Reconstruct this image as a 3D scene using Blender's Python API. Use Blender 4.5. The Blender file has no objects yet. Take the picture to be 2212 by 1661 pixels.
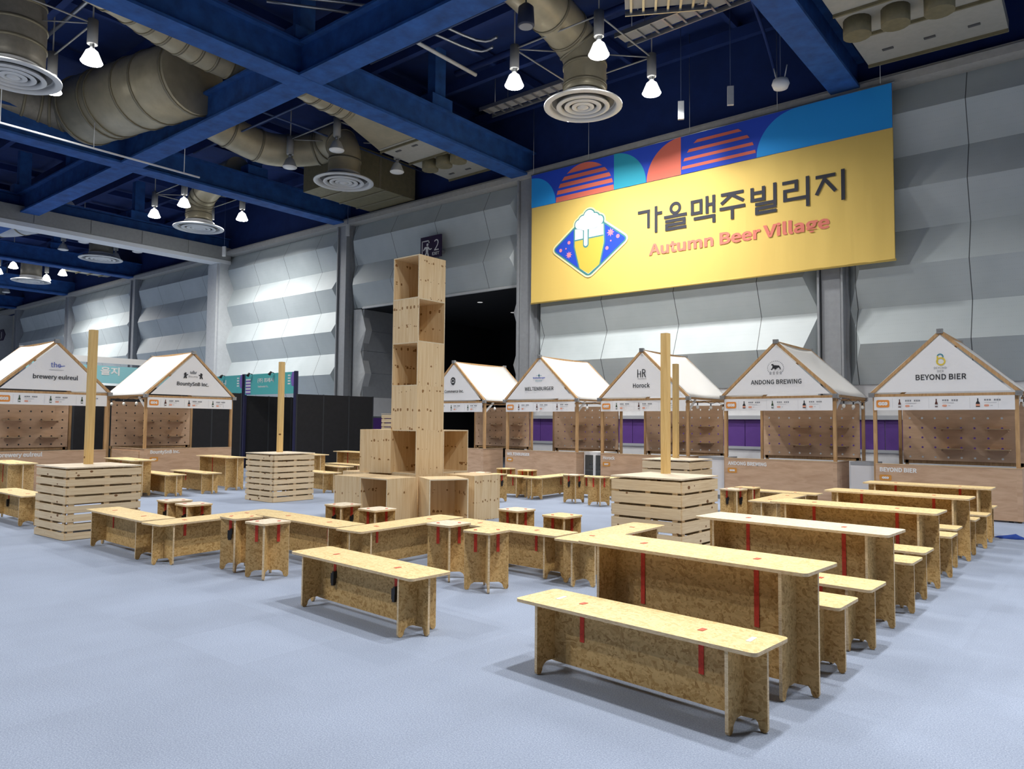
import bpy, math, random
from mathutils import Vector, Matrix, Euler
random.seed(7)
S = bpy.context.scene
COL = S.collection
PI = math.pi

# ------------------------------------------------------------------ camera
F_PX = 1593.68
YAW, PITCH, ROLL = math.radians(-39.194), math.radians(3.067), math.radians(0.523)
cam_d = bpy.data.cameras.new('camera')
cam_d.sensor_fit = 'HORIZONTAL'; cam_d.sensor_width = 36.0
cam_d.lens = 36.0 * F_PX / 2212.0
cam_d.clip_start = 0.05; cam_d.clip_end = 300
cam = bpy.data.objects.new('camera', cam_d); COL.objects.link(cam)
fw = Vector((math.sin(YAW)*math.cos(PITCH), math.cos(YAW)*math.cos(PITCH), math.sin(PITCH)))
r0 = Vector((math.cos(YAW), -math.sin(YAW), 0)); u0 = r0.cross(fw)
rr = r0*math.cos(ROLL) + u0*math.sin(ROLL); uu = -r0*math.sin(ROLL) + u0*math.cos(ROLL)
M = Matrix(((rr.x, uu.x, -fw.x, 0), (rr.y, uu.y, -fw.y, 0), (rr.z, uu.z, -fw.z, 1.6), (0, 0, 0, 1)))
cam.matrix_world = M
S.camera = cam

# ------------------------------------------------------------------ world, exposure
W = bpy.data.worlds.new('world'); S.world = W; W.use_nodes = True
W.node_tree.nodes['Background'].inputs[0].default_value = (0.6, 0.68, 0.8, 1)
W.node_tree.nodes['Background'].inputs[1].default_value = 0.05
S.view_settings.view_transform = 'Standard'
S.view_settings.look = 'None'
S.view_settings.gamma = 1.0
S.view_settings.exposure = 0.18
S.view_settings.use_curve_mapping = False
S.cycles.max_bounces = 6
S.cycles.diffuse_bounces = 4
S.cycles.glossy_bounces = 2
S.cycles.transmission_bounces = 4
S.cycles.sample_clamp_indirect = 6.0
S.cycles.caustics_reflective = False
S.cycles.caustics_refractive = False
S.cycles.use_denoising = True
LAMP_W = 186.0
LAMP_COL = (1.0, 0.985, 0.96)

# ------------------------------------------------------------------ materials
def new_mat(name):
    m = bpy.data.materials.new(name); m.use_nodes = True
    nt = m.node_tree; b = nt.nodes['Principled BSDF']
    return m, nt, b
def nd(nt, t, **kw):
    n = nt.nodes.new(t)
    for k, v in kw.items(): setattr(n, k, v)
    return n
def lk(nt, a, b): nt.links.new(a, b)
def ramp(nt, fac, stops):
    r = nd(nt, 'ShaderNodeValToRGB')
    el = r.color_ramp.elements
    while len(el) < len(stops): el.new(0.5)
    for e, (p, c) in zip(el, stops): e.position = p; e.color = (*c, 1)
    lk(nt, fac, r.inputs[0]); return r.outputs[0]
def bump(nt, b, h, st, dist=0.01):
    n = nd(nt, 'ShaderNodeBump'); n.inputs['Strength'].default_value = st; n.inputs['Distance'].default_value = dist
    lk(nt, h, n.inputs['Height']); lk(nt, n.outputs[0], b.inputs['Normal'])
def coords(nt, rnd=True, scale=(1, 1, 1)):
    tc = nd(nt, 'ShaderNodeTexCoord'); mp = nd(nt, 'ShaderNodeMapping'); mp.inputs['Scale'].default_value = scale
    if rnd:
        oi = nd(nt, 'ShaderNodeObjectInfo'); ml = nd(nt, 'ShaderNodeMath', operation='MULTIPLY'); ml.inputs[1].default_value = 37.0
        lk(nt, oi.outputs['Random'], ml.inputs[0])
        ad = nd(nt, 'ShaderNodeVectorMath', operation='ADD'); lk(nt, tc.outputs['Object'], ad.inputs[0]); lk(nt, ml.outputs[0], ad.inputs[1])
        lk(nt, ad.outputs[0], mp.inputs[0])
    else: lk(nt, tc.outputs['Object'], mp.inputs[0])
    return mp.outputs[0]
def noise(nt, v, sc, det=3, rough=.55, dist=0):
    n = nd(nt, 'ShaderNodeTexNoise'); n.inputs['Scale'].default_value = sc; n.inputs['Detail'].default_value = det
    n.inputs['Roughness'].default_value = rough; n.inputs['Distortion'].default_value = dist
    lk(nt, v, n.inputs['Vector']); return n
def mixc(nt, fac, a, b, mode='MIX'):
    n = nd(nt, 'ShaderNodeMix', data_type='RGBA', blend_type=mode)
    if isinstance(fac, (int, float)): n.inputs[0].default_value = fac
    else: lk(nt, fac, n.inputs[0])
    for i, x in ((6, a), (7, b)):
        if isinstance(x, tuple): n.inputs[i].default_value = (*x, 1)
        else: lk(nt, x, n.inputs[i])
    return n.outputs[2]
def plain(name, col, rough=.6, metal=0, nz=0.0, nsc=8, bmp=0, emit=None, est=1):
    m, nt, b = new_mat(name)
    b.inputs['Roughness'].default_value = rough; b.inputs['Metallic'].default_value = metal
    b.inputs['Base Color'].default_value = (*col, 1)
    if nz or bmp:
        v = coords(nt); n = noise(nt, v, nsc, 4)
        if nz:
            lo = tuple(c*(1-nz) for c in col); hi = tuple(min(1, c*(1+nz)) for c in col)
            lk(nt, ramp(nt, n.outputs['Fac'], [(.3, lo), (.7, hi)]), b.inputs['Base Color'])
        if bmp: bump(nt, b, n.outputs['Fac'], bmp, .02)
    if emit:
        b.inputs['Emission Color'].default_value = (*emit, 1); b.inputs['Emission Strength'].default_value = est
    return m
def osb_mat(name, dark, mid, light, seed=0):
    # pressed strands: five layers of long thin cells at different angles, the highest cell on top
    m, nt, b = new_mat(name)
    b.inputs['Roughness'].default_value = .62
    v0 = coords(nt)
    nz = noise(nt, v0, 11, 2)
    wv = nd(nt, 'ShaderNodeVectorMath', operation='MULTIPLY_ADD'); lk(nt, nz.outputs['Color'], wv.inputs[0])
    wv.inputs[1].default_value = (.03, .03, .03); lk(nt, v0, wv.inputs[2]); v = wv.outputs[0]
    best = None
    for k, (rx, ry, rz) in enumerate(((0, 8, 14), (5, -24, -22), (0, -72, 20), (12, 10, 74), (0, 38, 40))):
        mp = nd(nt, 'ShaderNodeMapping'); mp.inputs['Rotation'].default_value = tuple(math.radians(a) for a in (rx, ry, rz)); mp.inputs['Location'].default_value = (k*3.7, k*1.9, k*2.3)
        lk(nt, v, mp.inputs[0])
        m2 = nd(nt, 'ShaderNodeMapping'); m2.inputs['Scale'].default_value = (6.5, 62, 62); lk(nt, mp.outputs[0], m2.inputs[0])
        vo = nd(nt, 'ShaderNodeTexVoronoi'); vo.inputs['Scale'].default_value = 1; lk(nt, m2.outputs[0], vo.inputs['Vector'])
        sp = nd(nt, 'ShaderNodeSeparateColor'); lk(nt, vo.outputs['Color'], sp.inputs[0])
        m3 = nd(nt, 'ShaderNodeMapping'); m3.inputs['Scale'].default_value = (14, 260, 260); lk(nt, mp.outputs[0], m3.inputs[0])
        gr = noise(nt, m3.outputs[0], 1, 2, .6)
        ad = nd(nt, 'ShaderNodeMath', operation='MULTIPLY_ADD'); ad.inputs[1].default_value = .36; lk(nt, gr.outputs['Fac'], ad.inputs[0])
        sc = nd(nt, 'ShaderNodeMath', operation='MULTIPLY_ADD'); sc.inputs[1].default_value = .62; sc.inputs[2].default_value = .02; lk(nt, sp.outputs[1], sc.inputs[0]); lk(nt, sc.outputs[0], ad.inputs[2])
        if best is None: best = (sp.outputs[0], ad.outputs[0])
        else:
            gt = nd(nt, 'ShaderNodeMath', operation='GREATER_THAN'); lk(nt, sp.outputs[0], gt.inputs[0]); lk(nt, best[0], gt.inputs[1])
            mx = nd(nt, 'ShaderNodeMix'); lk(nt, gt.outputs[0], mx.inputs[0]); lk(nt, best[1], mx.inputs[2]); lk(nt, ad.outputs[0], mx.inputs[3])
            mm = nd(nt, 'ShaderNodeMath', operation='MAXIMUM'); lk(nt, sp.outputs[0], mm.inputs[0]); lk(nt, best[0], mm.inputs[1])
            best = (mm.outputs[0], mx.outputs[0])
    c = ramp(nt, best[1], [(.08, dark), (.25, mid), (.60, light), (.95, tuple(min(1, x*1.10) for x in light))])
    lk(nt, c, b.inputs['Base Color'])
    bump(nt, b, best[1], .2, .003)
    return m
def wood_mat(name, dark, light, grain=(2, 30, 30), knots=0.0, kcol=(.16, .07, .02), rough=.6, ksc=(7, 7, 7), band=0):
    m, nt, b = new_mat(name); b.inputs['Roughness'].default_value = rough
    v = coords(nt); mp = nd(nt, 'ShaderNodeMapping'); mp.inputs['Scale'].default_value = grain; lk(nt, v, mp.inputs[0])
    n = noise(nt, mp.outputs[0], 1, 4, .6, .6)
    c = ramp(nt, n.outputs['Fac'], [(.28, dark), (.62, light)])
    if knots:
        tc = nd(nt, 'ShaderNodeTexCoord')
        m2 = nd(nt, 'ShaderNodeMapping'); m2.inputs['Scale'].default_value = ksc; lk(nt, v, m2.inputs[0])
        vo = nd(nt, 'ShaderNodeTexVoronoi'); vo.inputs['Scale'].default_value = 1; vo.inputs['Randomness'].default_value = .75; lk(nt, m2.outputs[0], vo.inputs['Vector'])
        sp = nd(nt, 'ShaderNodeSeparateColor'); lk(nt, vo.outputs['Color'], sp.inputs[0])
        rad = nd(nt, 'ShaderNodeMath', operation='MULTIPLY'); rad.inputs[1].default_value = knots; lk(nt, sp.outputs[0], rad.inputs[0])
        lt = nd(nt, 'ShaderNodeMath', operation='LESS_THAN'); lk(nt, vo.outputs['Distance'], lt.inputs[0]); lk(nt, rad.outputs[0], lt.inputs[1])
        f = lt.outputs[0]
        if band:
            so = nd(nt, 'ShaderNodeSeparateXYZ'); lk(nt, tc.outputs['Object'], so.inputs[0])
            wz = nd(nt, 'ShaderNodeMath', operation='MULTIPLY'); wz.inputs[1].default_value = band; lk(nt, so.outputs[2], wz.inputs[0])
            oi = nd(nt, 'ShaderNodeObjectInfo'); rp = nd(nt, 'ShaderNodeMath', operation='MULTIPLY_ADD'); rp.inputs[1].default_value = 6.28; lk(nt, oi.outputs['Random'], rp.inputs[0]); lk(nt, wz.outputs[0], rp.inputs[2])
            sn = nd(nt, 'ShaderNodeMath', operation='SINE'); lk(nt, rp.outputs[0], sn.inputs[0])
            gt = nd(nt, 'ShaderNodeMath', operation='GREATER_THAN'); gt.inputs[1].default_value = .86; lk(nt, sn.outputs[0], gt.inputs[0])
            mu = nd(nt, 'ShaderNodeMath', operation='MULTIPLY'); lk(nt, f, mu.inputs[0]); lk(nt, gt.outputs[0], mu.inputs[1]); f = mu.outputs[0]
        c = mixc(nt, f, c, kcol)
    lk(nt, c, b.inputs['Base Color'])
    bump(nt, b, n.outputs['Fac'], .12, .004)
    return m
MAT = {}
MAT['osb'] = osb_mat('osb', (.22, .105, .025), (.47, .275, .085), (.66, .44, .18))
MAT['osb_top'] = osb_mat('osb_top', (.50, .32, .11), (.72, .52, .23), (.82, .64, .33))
MAT['osb_white'] = osb_mat('osb_white', (.58, .44, .28), (.72, .60, .43), (.78, .69, .53))
MAT['osb_edge'] = wood_mat('osb_edge', (.55, .38, .19), (.78, .62, .40), (25, 25, 120))
MAT['ply'] = wood_mat('ply', (.68, .47, .24), (.81, .63, .385), (26, 26, 1.3), knots=.50, kcol=(.30, .15, .05), ksc=(17, 17, 12), band=20)
MAT['ply_edge'] = wood_mat('ply_edge', (.68, .54, .34), (.80, .68, .48), (6, 6, 60))
MAT['slat'] = wood_mat('slat', (.66, .49, .29), (.80, .65, .43), (3, 3, 55), knots=.20, kcol=(.20, .09, .03), ksc=(6, 6, 9))
MAT['slat_top'] = wood_mat('slat_top', (.66, .54, .38), (.80, .70, .54), (3, 50, 3))
MAT['timber'] = wood_mat('timber', (.60, .38, .13), (.74, .52, .22), (40, 40, 2), knots=.12, kcol=(.18, .08, .02), ksc=(4, 4, 5))
MAT['frame_wood'] = wood_mat('frame_wood', (.42, .24, .10), (.58, .36, .17), (25, 25, 3))
MAT['luan'] = wood_mat('luan', (.50, .31, .19), (.64, .43, .28), (2.2, 2.2, 12))
MAT['luan_edge'] = wood_mat('luan_edge', (.50, .34, .20), (.62, .45, .28), (8, 8, 40))
MAT['peg'] = wood_mat('peg', (.60, .39, .245), (.73, .50, .33), (1.6, 1.6, 8))
MAT['red'] = plain('strap_red', (.68, .055, .03), .7, nz=.15, nsc=60)
MAT['redtab'] = plain('strap_tab', (.62, .14, .08), .7)
MAT['black'] = plain('buckle_black', (.012, .012, .014), .4)
MAT['tape'] = plain('tape_white', (.82, .82, .80), .5)
MAT['white'] = plain('white_paint', (.78, .79, .79), .5)
MAT['grey'] = plain('grey_paint', (.33, .35, .37), .55, nz=.06)
MAT['lgrey'] = plain('light_grey', (.55, .57, .58), .55, nz=.05)
MAT['cornice'] = plain('cornice', (.46, .45, .42), .6, nz=.08)
MAT['column'] = plain('column_grey', (.30, .315, .335), .5, nz=.06)
MAT['bulk'] = plain('bulkhead', (.30, .30, .29), .5, nz=.06)
MAT['beam'] = plain('beam_blue', (.016, .085, .30), .8, nz=.3, nsc=3, bmp=.6)
MAT['deck'] = plain('deck_blue', (.005, .026, .135), .85, nz=.15, nsc=2)
MAT['pipe'] = plain('pipe_blue', (.05, .08, .18), .6)
MAT['duct'] = plain('duct_metal', (.42, .37, .25), .42, .25, nz=.12, nsc=2.5)
MAT['ductdk'] = plain('duct_neck', (.24, .22, .18), .5, .2, nz=.12)
MAT['ring'] = plain('duct_ring', (.26, .23, .155), .5, .3)
MAT['plen'] = plain('plenum', (.20, .175, .10), .6, .1, nz=.12)
MAT['tray'] = plain('tray_panel', (.42, .41, .36), .6, nz=.05)
MAT['steel'] = plain('steel', (.42, .43, .44), .35, .8)
MAT['lampgrey'] = plain('lamp_grey', (.30, .30, .29), .5)
MAT['reflector'] = plain('lamp_reflector', (.62, .63, .62), .35)
MAT['reflon'] = plain('lamp_reflector_glowing', (.9, .9, .9), .4, emit=(1, .99, .97), est=3.0)
MAT['lampoff'] = plain('lamp_glass_off', (.85, .85, .82), .3)
MAT['lampon'] = plain('lamp_glass_on', (1, 1, 1), .4, emit=(1, .99, .97), est=28)
MAT['downl'] = plain('downlight_glow', (.6, .6, .6), .4, emit=(1, 1, 1), est=.35)
MAT['diff'] = plain('diffuser_white', (.62, .63, .63), .4)
MAT['diffdk'] = plain('diffuser_gap', (.10, .10, .10), .6)
def fabric(name, col, trans, bmp, nsc):
    m, nt, b = new_mat(name); b.inputs['Base Color'].default_value = (*col, 1); b.inputs['Roughness'].default_value = .85
    n = noise(nt, coords(nt), nsc, 4); bump(nt, b, n.outputs['Fac'], bmp, .02)
    t = nd(nt, 'ShaderNodeBsdfTranslucent'); t.inputs[0].default_value = (*col, 1)
    mx = nd(nt, 'ShaderNodeMixShader'); mx.inputs[0].default_value = trans
    lk(nt, b.outputs[0], mx.inputs[1]); lk(nt, t.outputs[0], mx.inputs[2]); lk(nt, mx.outputs[0], nt.nodes['Material Output'].inputs[0]); return m
MAT['canvas'] = fabric('canvas', (.92, .92, .905), .40, .7, 3.5)
MAT['print'] = plain('print_white', (.88, .885, .90), .6, bmp=.4, nsc=4)
MAT['ink'] = plain('ink', (.02, .022, .028), .6)
MAT['inkgrey'] = plain('ink_grey', (.25, .26, .28), .6)
MAT['inkblue'] = plain('ink_blue', (.03, .08, .45), .6)
MAT['inkteal'] = plain('ink_teal', (.05, .25, .33), .6)
MAT['orange'] = plain('orange_badge', (.80, .30, .06), .6)
MAT['orange2'] = plain('orange_plate', (.68, .30, .055), .6)
MAT['letter'] = plain('letter_white', (.85, .85, .84), .6)
MAT['gold'] = plain('ink_gold', (.75, .58, .06), .6)
MAT['bottle'] = plain('bottle_print', (.09, .02, .015), .5)
MAT['bottlegreen'] = plain('bottle_print_green', (.03, .07, .03), .5)
MAT['line'] = plain('thin_line', (.60, .61, .63), .6)
MAT['salmon'] = plain('pill_salmon', (.80, .36, .24), .6)
MAT['purple'] = plain('purple_panel', (.115, .05, .26), .45, nz=.05)
MAT['signpurple'] = plain('sign_purple', (.022, .008, .045), .45)
MAT['blackwall'] = plain('partition_black', (.010, .010, .012), .75, nz=.2)
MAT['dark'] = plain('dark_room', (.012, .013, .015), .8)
MAT['darkpanel'] = plain('dark_panel', (.028, .032, .038), .7)
MAT['teal'] = plain('teal_print', (.10, .50, .50), .6)
MAT['palecyan'] = plain('pale_cyan_print', (.30, .64, .70), .6)
MAT['violet'] = plain('violet_print', (.22, .13, .50), .6)
MAT['navy'] = plain('sign_post_navy', (.02, .02, .07), .5)
def banner_cloth():
    m, nt, b = new_mat('banner_yellow'); b.inputs['Base Color'].default_value = (.84, .59, .15, 1); b.inputs['Roughness'].default_value = .75
    v = coords(nt, False); mp = nd(nt, 'ShaderNodeMapping'); mp.inputs['Scale'].default_value = (3.2, 1, .3); mp.inputs['Rotation'].default_value = (0, .12, 0); lk(nt, v, mp.inputs[0])
    n = noise(nt, mp.outputs[0], 1, 3, .55); bump(nt, b, n.outputs['Fac'], .28, .04); return m
MAT['b_yel'] = banner_cloth()
MAT['b_dblue'] = plain('banner_royal', (.014, .065, .56), .75)
MAT['b_lblue'] = plain('banner_sky', (.015, .34, .86), .75)
MAT['b_teal'] = plain('banner_teal', (.02, .36, .50), .75)
MAT['b_red'] = plain('banner_coral', (.76, .17, .11), .75)
MAT['b_dark'] = plain('banner_ink', (.028, .030, .045), .75)
MAT['b_coral'] = plain('banner_text', (.78, .21, .15), .75)
MAT['b_green'] = plain('banner_outline', (.06, .25, .25), .75)
MAT['b_cream'] = plain('banner_cream', (.90, .80, .45), .75)
MAT['b_foam'] = plain('banner_foam', (.72, .82, .86), .75)
MAT['b_beer'] = plain('banner_beer', (.90, .50, .07), .75)
MAT['b_pink'] = plain('banner_pink', (.82, .25, .33), .75)
MAT['bulb'] = plain('bulb_white', (.85, .84, .78), .25)
MAT['speaker'] = plain('speaker_navy', (.03, .04, .08), .5)
MAT['bluecloth'] = plain('blue_cloth', (.01, .05, .30), .8, nz=.2)
MAT['curtain'] = plain('cloth_dark', (.03, .05, .09), .9, nz=.4, nsc=4, bmp=.5)
MAT['ledge'] = plain('ledge_grey', (.40, .42, .45), .5)
MAT['lowwall'] = plain('low_wall', (.70, .71, .72), .55, nz=.03)

def carpet():
    m, nt, b = new_mat('carpet'); b.inputs['Roughness'].default_value = .95
    tc = nd(nt, 'ShaderNodeTexCoord')
    n1 = noise(nt, tc.outputs['Object'], 120, 3, .75); n2 = noise(nt, tc.outputs['Object'], 1.3, 3, .5)
    br = nd(nt, 'ShaderNodeTexBrick'); br.offset = 0; br.inputs['Scale'].default_value = 1
    br.inputs['Brick Width'].default_value = 0.9; br.inputs['Row Height'].default_value = 0.9; br.inputs['Mortar Size'].default_value = 0.0
    br.inputs['Color1'].default_value = (.93, .93, .93, 1); br.inputs['Color2'].default_value = (1.03, 1.03, 1.03, 1)
    lk(nt, tc.outputs['Object'], br.inputs['Vector'])
    c = ramp(nt, n1.outputs['Fac'], [(.30, (.205, .25, .345)), (.5, (.30, .355, .465)), (.72, (.44, .50, .62))])
    c2 = ramp(nt, n2.outputs['Fac'], [(.3, (.92, .92, .92)), (.7, (1.04, 1.04, 1.04))])
    c = mixc(nt, 1.0, c, c2, 'MULTIPLY'); c = mixc(nt, .7, c, br.outputs['Color'], 'MULTIPLY')
    lk(nt, c, b.inputs['Base Color']); bump(nt, b, n1.outputs['Fac'], .35, .004)
    return m
MAT['carpet'] = carpet()
def acoustic():
    m, nt, b = new_mat('acoustic_panel'); b.inputs['Roughness'].default_value = .5
    tc = nd(nt, 'ShaderNodeTexCoord'); so = nd(nt, 'ShaderNodeSeparateXYZ'); lk(nt, tc.outputs['Object'], so.inputs[0])
    n = noise(nt, tc.outputs['Object'], .9, 3)
    base = ramp(nt, n.outputs['Fac'], [(.3, (.47, .525, .535)), (.7, (.54, .59, .60))])
    # vertical seams each 2.36 m
    dv = nd(nt, 'ShaderNodeMath', operation='DIVIDE'); dv.inputs[1].default_value = 2.362; lk(nt, so.outputs[0], dv.inputs[0])
    fr = nd(nt, 'ShaderNodeMath', operation='FRACT'); lk(nt, dv.outputs[0], fr.inputs[0])
    lt = nd(nt, 'ShaderNodeMath', operation='LESS_THAN'); lt.inputs[1].default_value = .008; lk(nt, fr.outputs[0], lt.inputs[0])
    c = mixc(nt, lt.outputs[0], base, (.07, .08, .085))
    # fine perforation
    v1 = nd(nt, 'ShaderNodeTexVoronoi'); v1.inputs['Scale'].default_value = 22; v1.inputs['Randomness'].default_value = 0; lk(nt, tc.outputs['Object'], v1.inputs['Vector'])
    l2 = nd(nt, 'ShaderNodeMath', operation='LESS_THAN'); l2.inputs[1].default_value = .22; lk(nt, v1.outputs['Distance'], l2.inputs[0])
    ml = nd(nt, 'ShaderNodeMath', operation='MULTIPLY'); ml.inputs[1].default_value = .13; lk(nt, l2.outputs[0], ml.inputs[0])
    c = mixc(nt, ml.outputs[0], c, (.2, .21, .22))
    lk(nt, c, b.inputs['Base Color']); return m
MAT['acoustic'] = acoustic()
def glass():
    m, nt, b = new_mat('cooler_glass'); b.inputs['Base Color'].default_value = (.9, .95, .95, 1)
    b.inputs['Roughness'].default_value = .05; b.inputs['Transmission Weight'].default_value = .9; b.inputs['IOR'].default_value = 1.1
    return m
MAT['glass'] = glass()

# ------------------------------------------------------------------ mesh builder
class MB:
    def __init__(s): s.v = []; s.f = []; s.m = []; s.sm = []
    def face(s, idx, mi=0, smooth=False): s.f.append(idx); s.m.append(mi); s.sm.append(smooth)
    def quad(s, a, b, c, d, mi=0):
        n = len(s.v); s.v += [tuple(a), tuple(b), tuple(c), tuple(d)]; s.face((n, n+1, n+2, n+3), mi); return s
    def box(s, c, d, rz=0, mi=0, mt=None):
        n = len(s.v); cx, cy, cz = c; hx, hy, hz = d[0]/2, d[1]/2, d[2]/2; co, si = math.cos(rz), math.sin(rz)
        for dz in (-hz, hz):
            for dx, dy in ((-hx, -hy), (hx, -hy), (hx, hy), (-hx, hy)):
                s.v.append((cx+co*dx-si*dy, cy+si*dx+co*dy, cz+dz))
        q = [(3, 2, 1, 0), (4, 5, 6, 7), (0, 1, 5, 4), (1, 2, 6, 5), (2, 3, 7, 6), (3, 0, 4, 7)]
        for k, f in enumerate(q): s.face(tuple(n+i for i in f), (mt if (mt is not None and k == 1) else mi))
        return s
    def bb(s, x0, x1, y0, y1, z0, z1, mi=0):
        return s.box(((x0+x1)/2, (y0+y1)/2, (z0+z1)/2), (x1-x0, y1-y0, z1-z0), 0, mi)
    def bar(s, p, q, w, h, mi=0):
        p, q = Vector(p), Vector(q); d = (q-p).normalized(); up = Vector((0, 0, 1))
        if abs(d.z) > .99: up = Vector((0, 1, 0))
        a = d.cross(up).normalized(); b = a.cross(d)
        n = len(s.v)
        for e in (p, q):
            for i, j in ((-1, -1), (1, -1), (1, 1), (-1, 1)): s.v.append(tuple(e+a*(i*w/2)+b*(j*h/2)))
        for f in ((0, 1, 2, 3), (7, 6, 5, 4), (0, 4, 5, 1), (1, 5, 6, 2), (2, 6, 7, 3), (3, 7, 4, 0)): s.face(tuple(n+i for i in f), mi)
        return s
    def tube(s, pts, r, n=12, mi=0, caps=True, smooth=True):
        pts = [Vector(p) for p in pts]; rs = r if isinstance(r, (list, tuple)) else [r]*len(pts)
        base = len(s.v); ref = None
        for i, p in enumerate(pts):
            d = (pts[min(i+1, len(pts)-1)] - pts[max(i-1, 0)]).normalized()
            if ref is None: ref = Vector((0, 0, 1)) if abs(d.z) < .9 else Vector((1, 0, 0))
            a = (ref - d*ref.dot(d)).normalized(); ref = a; b = d.cross(a)
            for k in range(n):
                t = 2*PI*k/n; s.v.append(tuple(p + (a*math.cos(t) + b*math.sin(t))*rs[i]))
        for i in range(len(pts)-1):
            for k in range(n):
                k2 = (k+1) % n; s.face((base+i*n+k, base+i*n+k2, base+(i+1)*n+k2, base+(i+1)*n+k), mi, smooth)
        if caps:
            s.face(tuple(base+k for k in reversed(range(n))), mi); e = base+(len(pts)-1)*n; s.face(tuple(e+k for k in range(n)), mi)
        return s
    def lathe(s, prof, c=(0, 0, 0), n=24, mi=0, cap0=False, cap1=False, smooth=True):
        base = len(s.v)
        for r, z in prof:
            for k in range(n):
                t = 2*PI*k/n; s.v.append((c[0]+r*math.cos(t), c[1]+r*math.sin(t), c[2]+z))
        for i in range(len(prof)-1):
            for k in range(n):
                k2 = (k+1) % n; s.face((base+i*n+k, base+i*n+k2, base+(i+1)*n+k2, base+(i+1)*n+k), mi, smooth)
        if cap0: s.face(tuple(base+k for k in reversed(range(n))), mi)
        if cap1: e = base+(len(prof)-1)*n; s.face(tuple(e+k for k in range(n)), mi)
        return s
    def prism(s, poly, fn, t, mi=0, me=None):
        # poly: 2D outline (ccw), fn(u, v, w) -> 3D; extruded w = -t/2 .. t/2
        me = mi if me is None else me
        n = len(s.v); k = len(poly)
        for w in (-t/2, t/2):
            for u, v in poly: s.v.append(tuple(fn(u, v, w)))
        s.face(tuple(n+i for i in reversed(range(k))), mi); s.face(tuple(n+k+i for i in range(k)), mi)
        for i in range(k):
            j = (i+1) % k; s.face((n+i, n+j, n+k+j, n+k+i), me)
        return s
    def build(s, name, mats, parent=None, fix=True):
        me = bpy.data.meshes.new(name); me.from_pydata(s.v, [], s.f)
        ml = mats if isinstance(mats, (list, tuple)) else [mats]
        for m in ml: me.materials.append(MAT[m] if isinstance(m, str) else m)
        for p, mi, sm in zip(me.polygons, s.m, s.sm): p.material_index = mi; p.use_smooth = sm
        if fix:
            import bmesh
            b = bmesh.new(); b.from_mesh(me); bmesh.ops.recalc_face_normals(b, faces=b.faces); b.to_mesh(me); b.free()
        o = bpy.data.objects.new(name, me); COL.objects.link(o)
        if parent is not None: o.parent = parent
        return o
def tag(o, label=None, cat=None, group=None, kind=None):
    if label: o['label'] = label
    if cat: o['category'] = cat
    if group: o['group'] = group
    if kind: o['kind'] = kind
    return o
def empty(name, loc, rz, label, cat, group=None):
    o = bpy.data.objects.new(name, None); COL.objects.link(o); o.location = loc; o.rotation_euler = (0, 0, rz); o.empty_display_size = .2
    return tag(o, label, cat, group)
def kids(o): return [c for c in bpy.data.objects if c.parent == o]
KID = {}
def copy_tree(o, parent=None):
    c = o.copy(); COL.objects.link(c)
    if parent is not None: c.parent = parent
    for ch in KID.get(o.name) or kids(o): copy_tree(ch, c)
    return c
def place_copy(proto, first, loc, rz, label, group=None):
    o = proto if first else copy_tree(proto)
    o.location = loc; o.rotation_euler = (0, 0, rz); o['label'] = label
    if group: o['group'] = group
    return o
def struct(name, mb, mats): return tag(mb.build(name, mats), kind='structure')
def rrect(w, h, r, n=5, cx=0, cy=0):
    out = []
    for sx, sy, a0 in ((1, 1, 0), (-1, 1, PI/2), (-1, -1, PI), (1, -1, 1.5*PI)):
        for k in range(n+1):
            a = a0 + k*PI/2/n; out.append((cx+sx*(w/2-r)+r*math.cos(a), cy+sy*(h/2-r)+r*math.sin(a)))
    return out
try:
    import os
    FONT = bpy.data.fonts.load(os.path.join(bpy.utils.resource_path('LOCAL'), 'datafiles', 'fonts', 'Noto Sans CJK Regular.woff2'))
except Exception:
    FONT = None
def text_mesh(name, txt, mat, width, height, fn, parent, bold=0.0, t=.004, sp=1.0, align='L'):
    cu = bpy.data.curves.new(name+'_c', 'FONT'); cu.body = txt; cu.font = FONT or cu.font; cu.size = 1; cu.offset = bold; cu.resolution_u = 3; cu.space_character = sp; cu.fill_mode = 'FRONT'
    o = bpy.data.objects.new(name+'_c', cu); COL.objects.link(o)
    dg = bpy.context.evaluated_depsgraph_get(); ev = o.evaluated_get(dg); me = bpy.data.meshes.new_from_object(ev)
    bpy.data.objects.remove(o)
    xs = [v.co.x for v in me.vertices]; ys = [v.co.y for v in me.vertices]
    if not xs: return None
    x0, x1, y0, y1 = min(xs), max(xs), min(ys), max(ys)
    sx = width/(x1-x0); sy = height/(y1-y0) if height else sx
    for v in me.vertices:
        v.co = Vector(fn((v.co.x-x0)*sx, (v.co.y-y0)*sy, 0))
    me.materials.append(MAT[mat]); me.name = name
    ob = bpy.data.objects.new(name, me); COL.objects.link(ob)
    if parent is not None: ob.parent = parent
    return ob

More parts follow.
